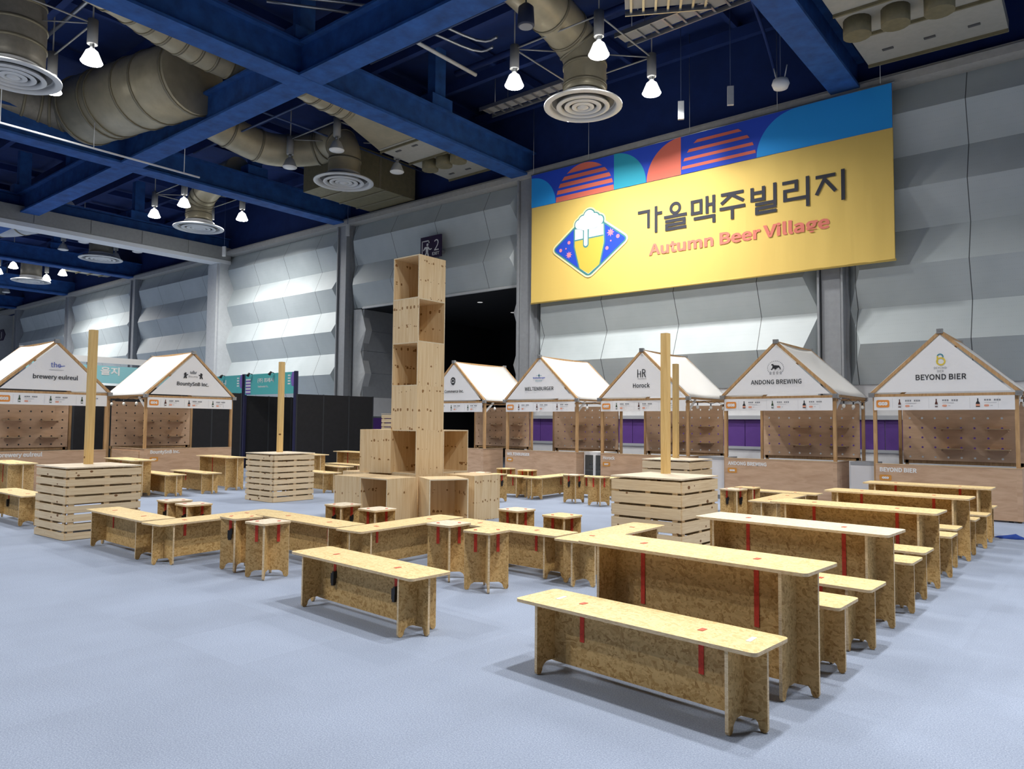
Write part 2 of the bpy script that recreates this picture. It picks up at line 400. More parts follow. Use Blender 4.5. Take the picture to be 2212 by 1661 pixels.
# ================================================================== SHELL
YW = 19.0            # back wall plane
XL, XR, YB = -66.0, 22.0, -24.0
HC = 12.4            # ceiling deck
floor = struct('floor', MB().bb(XL, XR, YB, YW+10, -.1, 0), 'carpet')
ceil = struct('ceiling', MB().bb(XL, XR, YB, YW+.6, HC, HC+.1), 'deck')
struct('wall_left', MB().bb(XL-.2, XL, YB, YW+.6, 0, HC), 'lgrey')
struct('wall_right', MB().bb(XR, XR+.2, YB, YW+.6, 0, HC), 'lgrey')
struct('wall_front', MB().bb(XL, XR, YB-.2, YB, 0, HC), 'lgrey')
COLX = [-5.25+9.45*k for k in range(-6, 3)]     # column centres along the back wall
BAYS = [(COLX[i]+.36, COLX[i+1]-.36) for i in range(len(COLX)-1)]
ZF = [2.62, 3.56, 4.44, 5.32, 6.2, 7.1, 7.96, 8.88, 9.62]
DOOR = (-23.2, -15.15, 6.15)
mb = MB()
def accordion(mb, x0, x1, zs, par):
    # zig-zag folded panels: 'out' folds at YW-.34, 'in' folds at YW; mitred ends
    for k in range(len(zs)-1):
        o0 = ((k+par) % 2 == 1); o1 = not o0
        ya, yb = (YW-.36 if o0 else YW), (YW-.36 if o1 else YW)
        xa0, xa1 = (x0+.02, x1-.02); 
        ea, eb = (.30 if o0 else 0), (.30 if o1 else 0)
        mb.quad((x0+ea, ya, zs[k]), (x1-ea, ya, zs[k]), (x1-eb, yb, zs[k+1]), (x0+eb, yb, zs[k+1]))
        for xe, sg in ((x0, 1), (x1, -1)):
            n = len(mb.v); mb.v += [(xe+sg*ea, ya, zs[k]), (xe+sg*eb, yb, zs[k+1]), (xe, YW, zs[k+1]), (xe, YW, zs[k])]
            if o0: mb.face((n, n+1, n+3))
            else: mb.face((n, n+1, n+2))
    mb.quad((x0, YW+.01, zs[0]), (x1, YW+.01, zs[0]), (x1, YW+.35, zs[0]), (x0, YW+.35, zs[0]))
for b0, b1 in BAYS:
    if abs(b0-(-24.15+.36)) < 1: accordion(mb, b0, b1, ZF[4:], 0)
    else: accordion(mb, b0, b1, ZF, 0)
wall = tag(mb.build('wall_back', 'acoustic'), kind='structure')
struct('wall_back_upper', MB().bb(XL, XR, YW+.02, YW+.5, 9.62, HC), 'deck')
# lower wall: white board, purple band, ledge, white band (skip the opening)
lo = MB(); pu = MB(); le = MB()
for x0, x1 in ((XL, DOOR[0]), (DOOR[1], XR)):
    lo.bb(x0, x1, YW, YW+.3, 0, 1.07); lo.bb(x0, x1, YW+.03, YW+.3, 1.86, 2.62)
    le.bb(x0, x1, YW-.06, YW+.02, 1.78, 1.88); le.bb(x0, x1, YW-.03, YW+.02, 1.0, 1.07)
    n = max(1, int((x1-x0)/.84))
    for i in range(n):
        a = x0+(x1-x0)*i/n; pu.bb(a+.008, a+(x1-x0)/n-.008, YW+.01, YW+.05, 1.07, 1.78)
    lo.bb(x0, x1, YW+.05, YW+.3, 1.07, 1.86)
struct('wall_back_lower', lo, 'lowwall'); struct('trim_1', pu, 'purple'); struct('trim_2', le, 'ledge')
# columns, cornice
for i, x in enumerate(COLX):
    c = MB().bb(x-.22, x+.22, YW-.34, YW+.2, 2.3, 9.62).bb(x-.36, x-.22, YW-.18, YW+.2, 2.3, 9.62).bb(x+.22, x+.36, YW-.18, YW+.2, 2.3, 9.62)
    c.bb(x-.30, x-.25, YW-.42, YW-.18, 2.3, 9.62); c.bb(x+.25, x+.30, YW-.42, YW-.18, 2.3, 9.62)
    struct('trim_%d' % (3+i), c, 'column')
struct('trim_12', MB().bb(XL, XR, YW-.45, YW+.2, 9.60, 9.78).bb(XL, XR, YW-.38, YW+.2, 9.78, 9.86), 'cornice')
# door opening: dark foyer behind
d0, d1, dz = DOOR
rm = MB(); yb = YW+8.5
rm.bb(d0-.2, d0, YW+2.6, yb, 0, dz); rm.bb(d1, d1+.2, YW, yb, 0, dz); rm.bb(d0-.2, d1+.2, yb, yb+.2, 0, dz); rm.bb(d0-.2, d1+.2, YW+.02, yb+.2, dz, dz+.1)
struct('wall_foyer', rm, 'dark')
sd = MB()
zz = [2.62, 3.6, 4.48, 5.3, 6.15]
for k in range(4): sd.bb(d0-.06, d0, YW+.02, YW+2.6, zz[k]+.008, zz[k+1]-.008)
struct('wall_foyer_side', sd, 'grey')
struct('wall_foyer_base', MB().bb(d0-.06, d0+.02, YW, YW+2.6, 0, 1.05).bb(d0-.06, d0+.02, YW, YW+2.6, 1.86, 2.62), 'lowwall')
struct('trim_14', MB().bb(d0-.05, d0+.03, YW, YW+2.6, 1.05, 1.8), 'purple')
struct('door_1', MB().bb(-19.9, -17.6, yb-.12, yb-.02, 0, 4.3).bb(-22.3, -20.5, yb-.12, yb-.02, 0, 4.3), 'darkpanel')
struct('trim_13', MB().bb(d0, d1, YW-.08, YW+.1, dz, dz+.08), 'lgrey')
# zig-zag jambs of the opening (open edges of the folded panels)
jb = MB()
for xj, sg in ((d0-.12, 1), (d1+.02, -1)):
    zs = [1.86, 2.7, 3.56, 4.44, 5.3, 6.15]
    for k in range(5):
        pa = .42 if k % 2 == 0 else .12; pb = .12 if k % 2 == 0 else .42
        jb.quad((xj-sg*.35, YW-.12, zs[k]), (xj+sg*pa-sg*.12, YW-.02, zs[k]), (xj+sg*pb-sg*.12, YW-.02, zs[k+1]), (xj-sg*.35, YW-.12, zs[k+1]))
        jb.quad((xj+sg*pa-sg*.12, YW-.02, zs[k]), (xj+sg*pa-sg*.12, YW+.3, zs[k]), (xj+sg*pb-sg*.12, YW+.3, zs[k+1]), (xj+sg*pb-sg*.12, YW-.02, zs[k+1]))
struct('trim_15', jb, 'lgrey')
# ceiling beams (bottom chords 9.7 m up) with hanger posts
BZ = 9.7
nb = 16
for i, x in enumerate(COLX):
    xc = x+.43 if x > -8 else x-.19
    struct('trim_%d' % (nb+i), MB().bb(xc-.33, xc+.33, YB, YW+.1, BZ, BZ+.07).bb(xc-.17, xc+.17, YB, YW+.1, BZ+.07, BZ+.80).bb(xc-.33, xc+.33, YB, YW+.1, BZ+.80, BZ+.86), 'beam')
nb += len(COLX)
for i, y in enumerate((10.2, .75, -8.7, -18.1)):
    struct('trim_%d' % (nb+i), MB().bb(XL, XR, y-.33, y+.33, BZ+.005, BZ+.068).bb(XL, XR, y-.17, y+.17, BZ+.068, BZ+.802).bb(XL, XR, y-.33, y+.33, BZ+.802, BZ+.858), 'beam')
nb += 4
hp = MB()
for x in COLX:
    for y in (10.2, 14.7, 5.5, .75):
        xx = x+.43 if x > -8 else x-.19
        hp.box((xx, y, (BZ+.86+HC)/2), (.30, .42, HC-BZ-.86)); hp.box((xx, y, BZ+1.05), (.5, .8, .38))
for x in COLX:
    for y in (10.2,):
        hp.box((x-4.7, y, (BZ+.8+HC)/2), (.42, .3, HC-BZ-.8))
struct('trim_%d' % nb, hp, 'beam'); nb += 1
# secondary joists under the deck
jo = MB()
for y in [YB+2.4+2.35*k for k in range(18)]:
    jo.bb(XL, XR, y-.08, y+.08, 11.75, 12.05)
for x in [-61+3.15*k for k in range(27)]:
    jo.bb(x-.06, x+.06, YB, YW, 12.05, 12.3)
struct('trim_%d' % nb, jo, 'deck'); nb += 1
# movable-wall bulkhead crossing the hall
bk = MB(); xb = -33.0
bk.bb(xb-.8, xb, YB, YW-.2, 9.36, 9.98)
n = 14
for k in range(n):
    y0 = YW-.25-2.1*k; bk.bb(xb, xb+.03, y0-2.08, y0-.02, 9.40, 9.96)
struct('trim_%d' % nb, bk, 'bulk'); nb += 1
struct('trim_%d' % nb, MB().bb(xb-.75, xb+.02, YB, YW-.2, 9.18, 9.35), 'white'); nb += 1
struct('trim_%d' % nb, MB().bb(-34.1, -33.0, YW-.75, YW, 0, 9.18).bb(-33.95, -33.15, YW-.82, YW-.75, 0, 9.18), 'lgrey'); nb += 1

# ================================================================== FURNITURE
def board_outline(a, H, feet=True, arch=.07, z0=None):
    L = [(-a, H), (-a, .02), (-a+.007, .006), (-a+.024, 0), (-a+.042, .006), (-a+.052, .022), (-a+.056, .042), (-a+.068, .056), (-a+.095, arch)]
    return L + [(-u, v) for u, v in reversed(L)]
def spine_outline(a, H, e, mid):
    L = [(-a, H), (-a, .02), (-a+.007, .006), (-a+.022, 0), (-a+.038, .006), (-a+.047, .022), (-a+.052, .045), (-a+.066, .060), (-e+.02, mid)]
    return L + [(-u, v) for u, v in reversed(L)]
def strap(parent, x, y, H, length, nrm, buckle, w=.032):
    # red ratchet strap through the top and down both faces of the board at (x, y)
    nx, ny = nrm; tx, ty = -ny, nx
    m = MB()
    for sg in (1, -1):
        cx, cy = x+sg*nx*.0125, y+sg*ny*.0125
        p = [(cx+tx*s*w/2, cy+ty*s*w/2) for s in (-1, 1)]; q = [(a+sg*nx*.004, b+sg*ny*.004) for a, b in p]
        ln = length if sg == 1 else length*.8
        n = len(m.v)
        for z in (H-ln, H): m.v += [(*p[0], z), (*p[1], z), (*q[1], z), (*q[0], z)]
        for f in ((0, 1, 2, 3), (7, 6, 5, 4), (0, 4, 5, 1), (1, 5, 6, 2), (2, 6, 7, 3), (3, 7, 4, 0)): m.face(tuple(n+i for i in f))
    st = m.build('strap', 'red', parent)
    t = MB(); a = math.atan2(ty, tx); t.box((x, y, H+.0215), (w, .055, .003), a); t.build('strap_tab', 'redtab', st)
    if buckle:
        k = MB(); bx, by = x+nx*.030, y+ny*.030
        k.box((bx, by, H-length+.02), (.04, .028, .085), a); k.box((bx+tx*.016, by+ty*.016, H-length+.05), (.022, .034, .06), a)
        k.box((bx, by, H-length-.028), (.03, .024, .025), a)
        k.build('buckle', 'black', st)
    return st
def make_plank_unit(name, cat, Lt, Wt, Ht, e, a, wb, top_mat, strap_x, strap_len, buckle, tape=False):
    root = empty(name, (0, 0, 0), 0, name, cat)
    t = .02; H = Ht-t
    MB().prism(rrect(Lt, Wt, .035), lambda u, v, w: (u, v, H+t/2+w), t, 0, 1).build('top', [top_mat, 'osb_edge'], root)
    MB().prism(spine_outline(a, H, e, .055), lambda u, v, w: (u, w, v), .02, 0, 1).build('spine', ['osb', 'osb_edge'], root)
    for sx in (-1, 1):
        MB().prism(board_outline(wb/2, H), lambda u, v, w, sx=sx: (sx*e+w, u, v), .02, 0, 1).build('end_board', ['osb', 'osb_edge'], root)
    for x in strap_x: strap(root, x, 0, H, strap_len, (0, -1), buckle)
    if tape:
        for x in (-.62, .70): MB().box((x, .02, Ht+.001), (.028, .10, .002), .1).build('tape_strip', 'tape', root)
    return root
bench_p = make_plank_unit('bench', 'bench', 1.66, .41, .46, .66, .80, .37, 'osb_top', (-.42, .42), .20, False)
bench_b = make_plank_unit('bench', 'bench', 1.66, .41, .46, .66, .80, .37, 'osb_top', (-.42, .42), .20, True)
bench_t = make_plank_unit('bench', 'bench', 1.66, .41, .46, .66, .80, .37, 'osb_top', (-.42, .42), .22, False, tape=True)
table_p = make_plank_unit('table', 'table', 1.66, .50, .765, .66, .80, .44, 'osb_top', (-.42, .42), .40, False)
table_w = make_plank_unit('table', 'table', 1.66, .50, .765, .66, .80, .44, 'osb_white', (-.42, .42), .40, False)
def make_stool(top_mat, buckle):
    root = empty('stool', (0, 0, 0), 0, 'stool', 'stool'); H = .55
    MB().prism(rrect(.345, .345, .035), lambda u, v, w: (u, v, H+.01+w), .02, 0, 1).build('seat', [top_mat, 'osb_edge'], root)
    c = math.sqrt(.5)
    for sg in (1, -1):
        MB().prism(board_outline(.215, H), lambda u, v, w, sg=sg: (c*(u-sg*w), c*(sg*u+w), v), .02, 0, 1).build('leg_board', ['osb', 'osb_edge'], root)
    # straps on the visible faces of the crossed boards
    for q in (-.11, .11):
        strap(root, c*q, c*q, H, .19, (c, -c), buckle, .03)
    return root
stool_p = make_stool('osb_top', False); stool_w = make_stool('osb_white', False)
stool_b = make_stool('osb_white', True); stool_k = make_stool('osb_top', True)
for p in (bench_p, bench_b, bench_t, table_p, table_w, stool_p, stool_w, stool_b, stool_k):
    KID[p.name] = kids(p)
    for ch in KID[p.name]: KID[ch.name] = kids(ch)
used = set()
def put(proto, x, y, deg, label, group):
    f = proto.name not in used; used.add(proto.name)
    o = place_copy(proto, f, (x, y, 0), math.radians(deg), label, group); o['category'] = proto['category']; return o
G1, G2, G3, G4 = 'benches of the right-hand block', 'tables of the right-hand block', 'benches of the zigzag chains', 'tables and benches on the far left'
# --- right-hand block, front to back
put(bench_t, -2.235, 3.965, -4.4, 'nearest bench, at the front of the right block, two white tape strips on its seat', G1)
put(table_p, -2.185, 4.66, -4.2, 'nearest of the long tables, right behind the bench with white tape strips', G2)
put(bench_p, -2.19, 5.19, -2, 'bench tucked close behind the nearest long table', G1)
put(bench_p, -2.17, 5.88, -2, 'bench in front of the white-topped long table', G1)
put(table_w, -2.19, 6.61, -3.6, 'long table with the whitest top, second from the front of the right block', G2)
put(bench_p, -2.17, 7.22, -1.5, 'bench directly behind the white-topped long table', G1)
put(bench_p, -2.19, 7.87, -1.5, 'bench in front of the third long table of the right block', G1)
put(table_p, -2.18, 8.50, -2.2, 'third long table of the right block, a cross bench touching its left end', G2)
put(bench_p, -2.18, 9.19, -1, 'bench directly behind the third long table of the right block', G1)
put(bench_p, -2.23, 9.88, -1, 'bench in front of the second farthest long table of the right block', G1)
put(table_p, -2.175, 10.47, -1.8, 'second farthest long table of the right block', G2)
put(bench_p, -2.19, 11.0, -.5, 'bench directly behind the second farthest long table', G1)
put(bench_p, -2.15, 11.70, -.5, 'bench in front of the farthest long table of the right block', G1)
put(table_p, -2.16, 12.36, -.5, 'farthest long table of the right block, in front of the stall BEYOND BIER', G2)
put(bench_p, -2.20, 12.90, -.5, 'last bench of the right block, closest to the counter BEYOND BIER', G1)
# --- front zigzag chain
put(bench_p, -9.44, 4.13, -1.5, 'leftmost bench of the front zigzag chain, beside the left slatted planter', G3)
put(bench_b, -8.39, 4.70, 95-180, 'second bench of the front zigzag from the left, running away from the camera', G3)
put(bench_p, -7.41, 5.30, -1.5, 'third bench of the front zigzag from the left, behind the pair of stools', G3)
put(bench_b, -6.355, 5.85, 92-180, 'middle receding bench of the front zigzag, ending at the foot of the crate tower', G3)
put(bench_p, -5.27, 6.41, -1.5, 'fifth bench of the front zigzag, behind the two strapped stools', G3)
put(bench_p, -4.20, 6.89, 91, 'last bench of the front zigzag, running back from the nearest long table', G3)
put(bench_b, -4.83, 4.03, -3.6, 'lone bench in the foreground centre, black strap buckles under its seat', 'single benches')
# --- back zigzag chain
put(bench_p, -10.79, 12.80, -1, 'left bench of the far zigzag behind the crate tower', G3)
put(bench_p, -9.73, 13.33, 95, 'receding bench of the far zigzag, left of the far pair of buckled stools', G3)
put(bench_p, -8.72, 13.86, -2, 'bench of the far zigzag hidden behind the two far strapped stools', G3)
# --- benches behind the right planter
put(bench_p, -4.21, 11.98, 91, 'cross bench touching the left end of the third long table', G3)
put(bench_p, -4.74, 13.12, -2, 'bench in front of the counter ANDONG BREWING', G3)
# --- far left tables and benches
put(table_p, -16.93, 5.10, -2, 'table at the left picture edge, in front of the counter brewery eulreul', G4)
put(bench_b, -13.44, 4.18, -1, 'bench at the left picture edge, half behind the left slatted planter', G4)
put(table_p, -16.72, 7.27, -4, 'table behind the left slatted planter, in front of the counter BountySnB Inc.', G4)
put(bench_p, -16.26, 7.74, -1, 'bench just behind the table standing behind the left slatted planter', G4)
put(bench_p, -16.24, 8.54, -1, 'bench left of the small slatted planter, in front of a table', G4)
put(table_p, -16.66, 9.40, -3, 'table touching the left edge of the small slatted planter in the picture', G4)
put(bench_k if False else bench_p, -14.56, 10.56, -4, 'bench right of the small slatted planter, nearest of the benches there', G4)
put(table_p, -16.72, 11.78, -4, 'table directly right of the small slatted planter, before the black partition', G4)
put(bench_p, -16.22, 12.22, -2, 'bench behind the table right of the small slatted planter', G4)
put(bench_p, -16.42, 13.02, -2, 'farthest left bench, in front of the table next to the crate tower', G4)
put(table_p, -16.92, 13.72, -2, 'farthest left table, seen just left of the crate tower', G4)
# --- stools
ST = 'square stools'
put(stool_k, -7.40, 4.43, -3, 'stool with a tan seat standing just left of the white-topped foreground stool', ST)
put(stool_w, -6.84, 4.40, 2, 'white-topped stool in the left foreground, in front of the zigzag bench', ST)
put(stool_b, -9.54, 4.75, -4, 'left of the two white-topped stools near the left slatted planter', ST)
put(stool_b, -8.97, 4.71, -2.4, 'right of the two white-topped stools near the left slatted planter', ST)
put(stool_b, -7.58, 5.94, 0, 'left of the two white-topped stools below the crate tower', ST)
put(stool_w, -6.90, 5.92, -2.9, 'right of the two white-topped stools below the crate tower', ST)
put(stool_w, -5.38, 5.58, 1.7, 'white-topped stool with two red straps left of a tan stool, picture centre', ST)
put(stool_p, -4.76, 5.47, 2, 'tan stool with two red straps nearest the lone foreground bench', ST)
put(stool_w, -5.65, 7.04, -3.6, 'left of two red-strapped stools behind the front zigzag, right of the tower', ST)
put(stool_p, -4.91, 6.95, -3.7, 'right of two red-strapped stools behind the front zigzag, left of the right planter', ST)
put(stool_b, -4.88, 11.77, -8, 'stool right of the front right planter, with black buckles on both straps', ST)
put(stool_p, -4.84, 12.27, 0, 'stool just behind the buckled stool, right of the front right planter', ST)
put(stool_p, -11.0, 13.30, -2, 'left of the two small far stools in front of the counter WELTENBURGER', ST)
put(stool_p, -10.28, 13.18, -2, 'right of the two small far stools in front of the counter WELTENBURGER', ST)
put(stool_b, -8.67, 12.68, -.8, 'far stool with black buckles, below the gap between counters WELTENBURGER and Horock', ST)
put(stool_p, -8.0, 12.58, -5, 'far red-strapped stool next to the front right planter', ST)
put(stool_w, -10.47, 11.80, 0, 'far white-topped stool peeping out behind the right side of the crate tower', ST)
put(stool_k, -9.93, 11.70, 2, 'far stool half hidden by the right side of the crate tower', ST)

# ================================================================== CRATE TOWER
CW, CH = .635, .742
def crate_mesh():
    t = .018; h = CW/2; m = MB()
    m.bb(-h, h, -h, h, 0, t).bb(-h, h, -h, h, CH-t, CH); m.bb(-h, -h+t, -h, h, t, CH-t).bb(h-t, h, -h, h, t, CH-t); m.bb(-h+t, h-t, h-t, h, t, CH-t)
    return m
crate_p = crate_mesh().build('plywood_crate', ['ply', 'ply_edge'])
for p in crate_p.data.polygons:
    if p.normal.y < -.9 and p.center.y < -CW/2+.001: p.material_index = 1
ncr = 0
def crate(x, y, lev, deg, label):
    global ncr
    o = crate_p if ncr == 0 else crate_p.copy()
    if ncr: COL.objects.link(o)
    ncr += 1; o.location = (x, y, lev*CH+.0005*lev); o.rotation_euler = (0, 0, math.radians(deg))
    return tag(o, label, 'crate', 'plywood crates of the tower')
TX, TY = -9.33, 8.865
crate(TX, TY, 0, 180, 'hidden plywood crate at the foot of the tower column')
crate(TX, TY, 1, 0, 'lowest crate of the tower column, open on its left face, one level above the floor')
crate(TX, TY, 2, 180, 'column crate showing two closed faces, just above the wide crate levels')
crate(TX, TY, 3, 0, 'column crate open on its left face, third from the top of the tower')
crate(TX, TY, 4, 90, 'column crate open on its right face, second from the top of the tower')
crate(TX, TY, 5, 0, 'topmost crate of the tower, open on its left face')
crate(-9.577, 7.888, 0, 180.6, 'floor crate with a closed knotty face at the left front of the tower base')
crate(-8.941, 7.895, 0, .6, 'floor crate with a dark open face left of the turned crate at the tower base')
crate(-8.262, 8.424, 0, 62.1, 'turned floor crate with a wide open face at the right front of the tower base')
crate(-8.491, 9.40, 0, 179, 'closed floor crate at the right rear of the tower base')
crate(-10.34, 8.65, 0, 90, 'floor crate at the left rear of the tower base, only its white top edge showing')
crate(TX, TY+.637, 0, 180, 'hidden floor crate behind the tower column')
crate(-9.99, 8.73, 1, 195.3, 'closed crate on the second level at the left side of the tower column')
crate(TX, TY+.637, 1, 90, 'crate on the second level at the right of the column, open to the right')

# ================================================================== SLATTED PLANTERS WITH POSTS
def slat_side(h, half, rows):
    m = MB(); p = h/rows; t = .02
    rs = random.Random(rows)
    for k in range(rows):
        z0 = p*k+.006; m.bb(-half, half, -half-t, -half, z0, z0+p-.026-rs.random()*.006)
    for x in (-half+.06, .03, half-.08): m.bb(x-.035, x+.035, -half, -half+.02, .01, h-.02)
    return m
def make_planter(h, half, rows, post_xy, post_top):
    root = empty('slatted_planter', (0, 0, 0), 0, 'planter', 'planter')
    sm = slat_side(h, half, rows)
    for k in range(4):
        o = sm.build('slatted_side', 'slat', root) if k == 0 else s0.copy()
        if k == 0: s0 = o
        else: COL.objects.link(o); o.parent = root
        o.rotation_euler = (0, 0, k*PI/2)
    lid = MB(); n = 8
    for i in range(n):
        a = -half-.02+(2*half+.04)*i/n; lid.bb(a+.002, a+(2*half+.04)/n-.002, -half-.02, half+.02, h, h+.018)
    lid.build('lid', 'slat_top', root)
    if post_top:
        px, py = post_xy
        MB().box((px, py, (h+.018+post_top)/2), (.095, .095, post_top-h-.018)).build('post', 'timber', root)
        MB().box((px, py, post_top+.0015), (.09, .09, .003)).build('post_cap', 'frame_wood', root)
    return root
for (x, y, dg, hl, rows, pxy, ptop, lab) in (
    (-11.30, 4.38, 2, .48, 8, (-.19, .06), 2.91, 'largest slatted planter box with a square post, at the left front'),
    (-13.42, 8.88, .7, .475, 8, (-.15, .08), 2.86, 'small slatted planter box with post in front of the black partition'),
    (-4.45, 8.55, -1.3, .475, 6, (-.15, .30), 2.82, 'right front slatted planter box with the tallest looking post'),
    (-6.50, 13.0, .7, .475, 6, (-.17, .29), 2.81, 'slatted planter box with post half hidden behind the right front planter')):
    p = make_planter(.95, hl, rows, pxy, ptop); p.location = (x, y, 0); p.rotation_euler = (0, 0, math.radians(dg)); tag(p, lab, 'planter', 'slatted planters with posts')
p = make_planter(1.88, .48, 14, (0, 0), None); p.name = 'slatted_crate_stack'; p.location = (-17.82, 16.3, 0); tag(p, 'tall pale slatted crate stack peeping out left of the tower column', 'crate stack')

# ================================================================== MARKET STALLS
HW, DEP, ZE, ZR = 1.12, 2.14, 2.20, 3.35
NX, NZ = 9, 6
def peg_panel(w, z0, z1, t=.018):
    m = MB(); xs = [-.928+.232*i for i in range(NX)]; zs = [z0+.07+.2*j for j in range(NZ)]
    bx = [-w/2]+[(xs[i]+xs[i+1])/2 for i in range(NX-1)]+[w/2]; bz = [z0]+[(zs[j]+zs[j+1])/2 for j in range(NZ-1)]+[z1]
    r = .022; n = 8
    for i in range(NX):
        for j in range(NZ):
            base = len(m.v)
            for y in (0, t):
                for a, b in ((bx[i], bz[j]), (bx[i+1], bz[j]), (bx[i+1], bz[j+1]), (bx[i], bz[j+1])): m.v.append((a, y, b))
                for k in range(n):
                    q = -PI/2-PI/n*2+2*PI*k/n - PI/8; m.v.append((xs[i]+r*math.cos(q+PI/8*0), y, zs[j]+r*math.sin(q)))
            for o, fl in ((base, False), (base+12, True)):
                c = [o, o+1, o+2, o+3]; h = [o+4+k for k in range(n)]
                def F(*f): m.face(tuple(reversed(f)) if fl else f)
                # angles: k0 ~ -157.5-.. ; map octagon vertices to nearest corners
                ang = [math.atan2(m.v[x][2]-zs[j], m.v[x][0]-xs[i]) for x in h]
                cor = [math.atan2(m.v[x][2]-zs[j], m.v[x][0]-xs[i]) for x in c]
                near = [min(range(4), key=lambda q: abs((ang[k]-cor[q]+PI) % (2*PI)-PI)) for k in range(n)]
                for k in range(n):
                    k2 = (k+1) % n
                    if near[k] == near[k2]: F(c[near[k]], h[k2], h[k])
                    else: F(c[near[k]], c[near[k2]], h[k2], h[k])
            for k in range(n):
                k2 = (k+1) % n; m.face((base+4+k, base+4+k2, base+16+k2, base+16+k))
    return m
peg_data = None; canvas_data = {}
def add_text(parent, txt, mat, cx, z, w, h, y, bold=0.0, nm='lettering', sp=1.0):
    return text_mesh(nm, txt, mat, w, h, lambda u, v, q: (cx-w/2+u, y-q, z+v), parent, bold, sp=sp)
def disc(m, cx, cz, r, y, n=20, mi=0, r2=None, a0=0, a1=2*PI, sx=1):
    b = len(m.v)
    if r2 is None:
        for k in range(n): t = 2*PI*k/n; m.v.append((cx+sx*r*math.cos(t), y, cz+r*math.sin(t)))
        m.face(tuple(b+k for k in range(n)), mi)
    else:
        for k in range(n+1):
            t = a0+(a1-a0)*k/n; m.v.append((cx+r*math.cos(t), y, cz+r*math.sin(t))); m.v.append((cx+r2*math.cos(t), y, cz+r2*math.sin(t)))
        for k in range(n): m.face((b+2*k, b+2*k+2, b+2*k+3, b+2*k+1), mi)
    return m
def flat(m, pts, y, mi=0):
    b = len(m.v); m.v += [(x, y, z) for x, z in pts]; m.face(tuple(range(b, b+len(pts))), mi); return m
def rplate(m, cx, cz, w, h, r, y, mi=0): return flat(m, rrect(w, h, r, 4, cx, cz), y, mi)
def stall(loc, rz, code, title, tw, logo, label, side_right, side_left, ccode, ctitle, cw, bottles, clabel, seed):
    global peg_data
    rnd = random.Random(seed)
    root = empty('market_stall', loc, rz, label, 'stall', 'gabled market stalls')
    for x in (-HW, HW):
        for y in (.02, DEP): MB().box((x, y, ZE/2), (.06, .06, ZE)).build('post', 'frame_wood', root)
    for y in (-.015, DEP): MB().bar((-HW-.05, y, ZE), (HW+.05, y, ZE), .05, .05).build('cross_beam', 'frame_wood', root)
    for x in (-HW, HW): MB().bar((x*1.03, -.05, ZE+.02), (x*1.03, DEP+.05, ZE+.02), .05, .05).build('eave_beam', 'frame_wood', root)
    for y in (-.045, DEP+.03):
        for s in (-1, 1): MB().bar((s*(HW+.06), y, ZE+.02), (0, y, ZR-.01), .045, .055).build('rafter', 'frame_wood', root)
    MB().bar((0, -.06, ZR-.015), (0, DEP+.06, ZR-.015), .05, .05).build('ridge_beam', 'frame_wood', root)
    for x, y, z in ((-HW-.04, -.05, ZE+.01), (HW+.04, -.05, ZE+.01), (-HW-.04, DEP+.03, ZE+.01), (HW+.04, DEP+.03, ZE+.01), (0, -.06, ZR), (0, DEP+.05, ZR)):
        j = MB().box((x, y, z), (.10, .075, .085)); j.tube([(x, y-.05, z+.02), (x, y+.05, z+.02)], .025, 8); j.build('joint', 'steel', root)
    for s in (-1, 1): MB().bar((s*HW, .05, 1.93), (s*(HW+.02), .36, ZE-.01), .03, .05).build('corner_brace', 'white', root)
    # canopy: two sagging slopes
    cv = MB(); nu, nv = 10, 14
    for s in (-1, 1):
        b = len(cv.v); ph = rnd.random()*6
        for i in range(nu+1):
            for j in range(nv+1):
                u, v = i/nu, j/nv
                x = s*(u*(HW+.10)); y = -.02+v*(DEP+.04); z = ZR+.02-u*(ZR-ZE-.02)
                sag = .055*math.sin(PI*u)*math.sin(PI*v) + .012*math.sin(9*v+ph+4*u)*math.sin(PI*u) + .03*math.sin(PI*v)*(1-u)
                cv.v.append((x, y, z-sag))
        for i in range(nu):
            for j in range(nv): cv.face((b+i*(nv+1)+j, b+i*(nv+1)+j+1, b+(i+1)*(nv+1)+j+1, b+(i+1)*(nv+1)+j), 0, True)
    c = cv.build('canopy', 'canvas', root); sm = c.modifiers.new('solid', 'SOLIDIFY'); sm.thickness = .006
    # gable cloth
    g = MB(); n = 12; gy = -.075
    for i in range(n+1):
        for j in range(n+1):
            u, v = i/n, j/n; w = 1-v
            x = (-1.06+2.12*u)*w; z = ZE+.055+v*(ZR-ZE-.13)
            y = gy + .006*math.sin(7*u+3*v+seed)*w*math.sin(PI*u)
            g.v.append((x, y, z))
    for i in range(n):
        for j in range(n): g.face((i*(n+1)+j, (i+1)*(n+1)+j, (i+1)*(n+1)+j+1, i*(n+1)+j+1), 0, True)
    gc = g.build('gable_cloth', 'print', root)
    ty = gy-.011
    add_text(gc, title, 'ink', 0, 2.47, tw, None, ty, .006)
    logo(gc, ty)
    # menu banner under the beam
    mbn = MB(); my = -.055
    n = 16
    for i in range(n+1):
        x = -1.12+2.22*i/n; y = my+.004*math.sin(i*1.1+seed)
        mbn.v += [(x, y, 1.925), (x, y, 2.175), (x, y+.004, 1.925), (x, y+.004, 2.175)]
    for i in range(n):
        a = 4*i; mbn.face((a, a+4, a+5, a+1)); mbn.face((a+2, a+3, a+7, a+6)); mbn.face((a+1, a+5, a+7, a+3)); mbn.face((a, a+2, a+6, a+4))
    mo = mbn.build('menu_banner', 'print', root); y1 = my-.008
    rplate(MB(), -.965, 2.045, .225, .14, .03, y1).build('badge', 'orange', mo)
    add_text(mo, code, 'letter', -.965, 2.012, .165, .068, y1-.003, .03, 'badge_number')
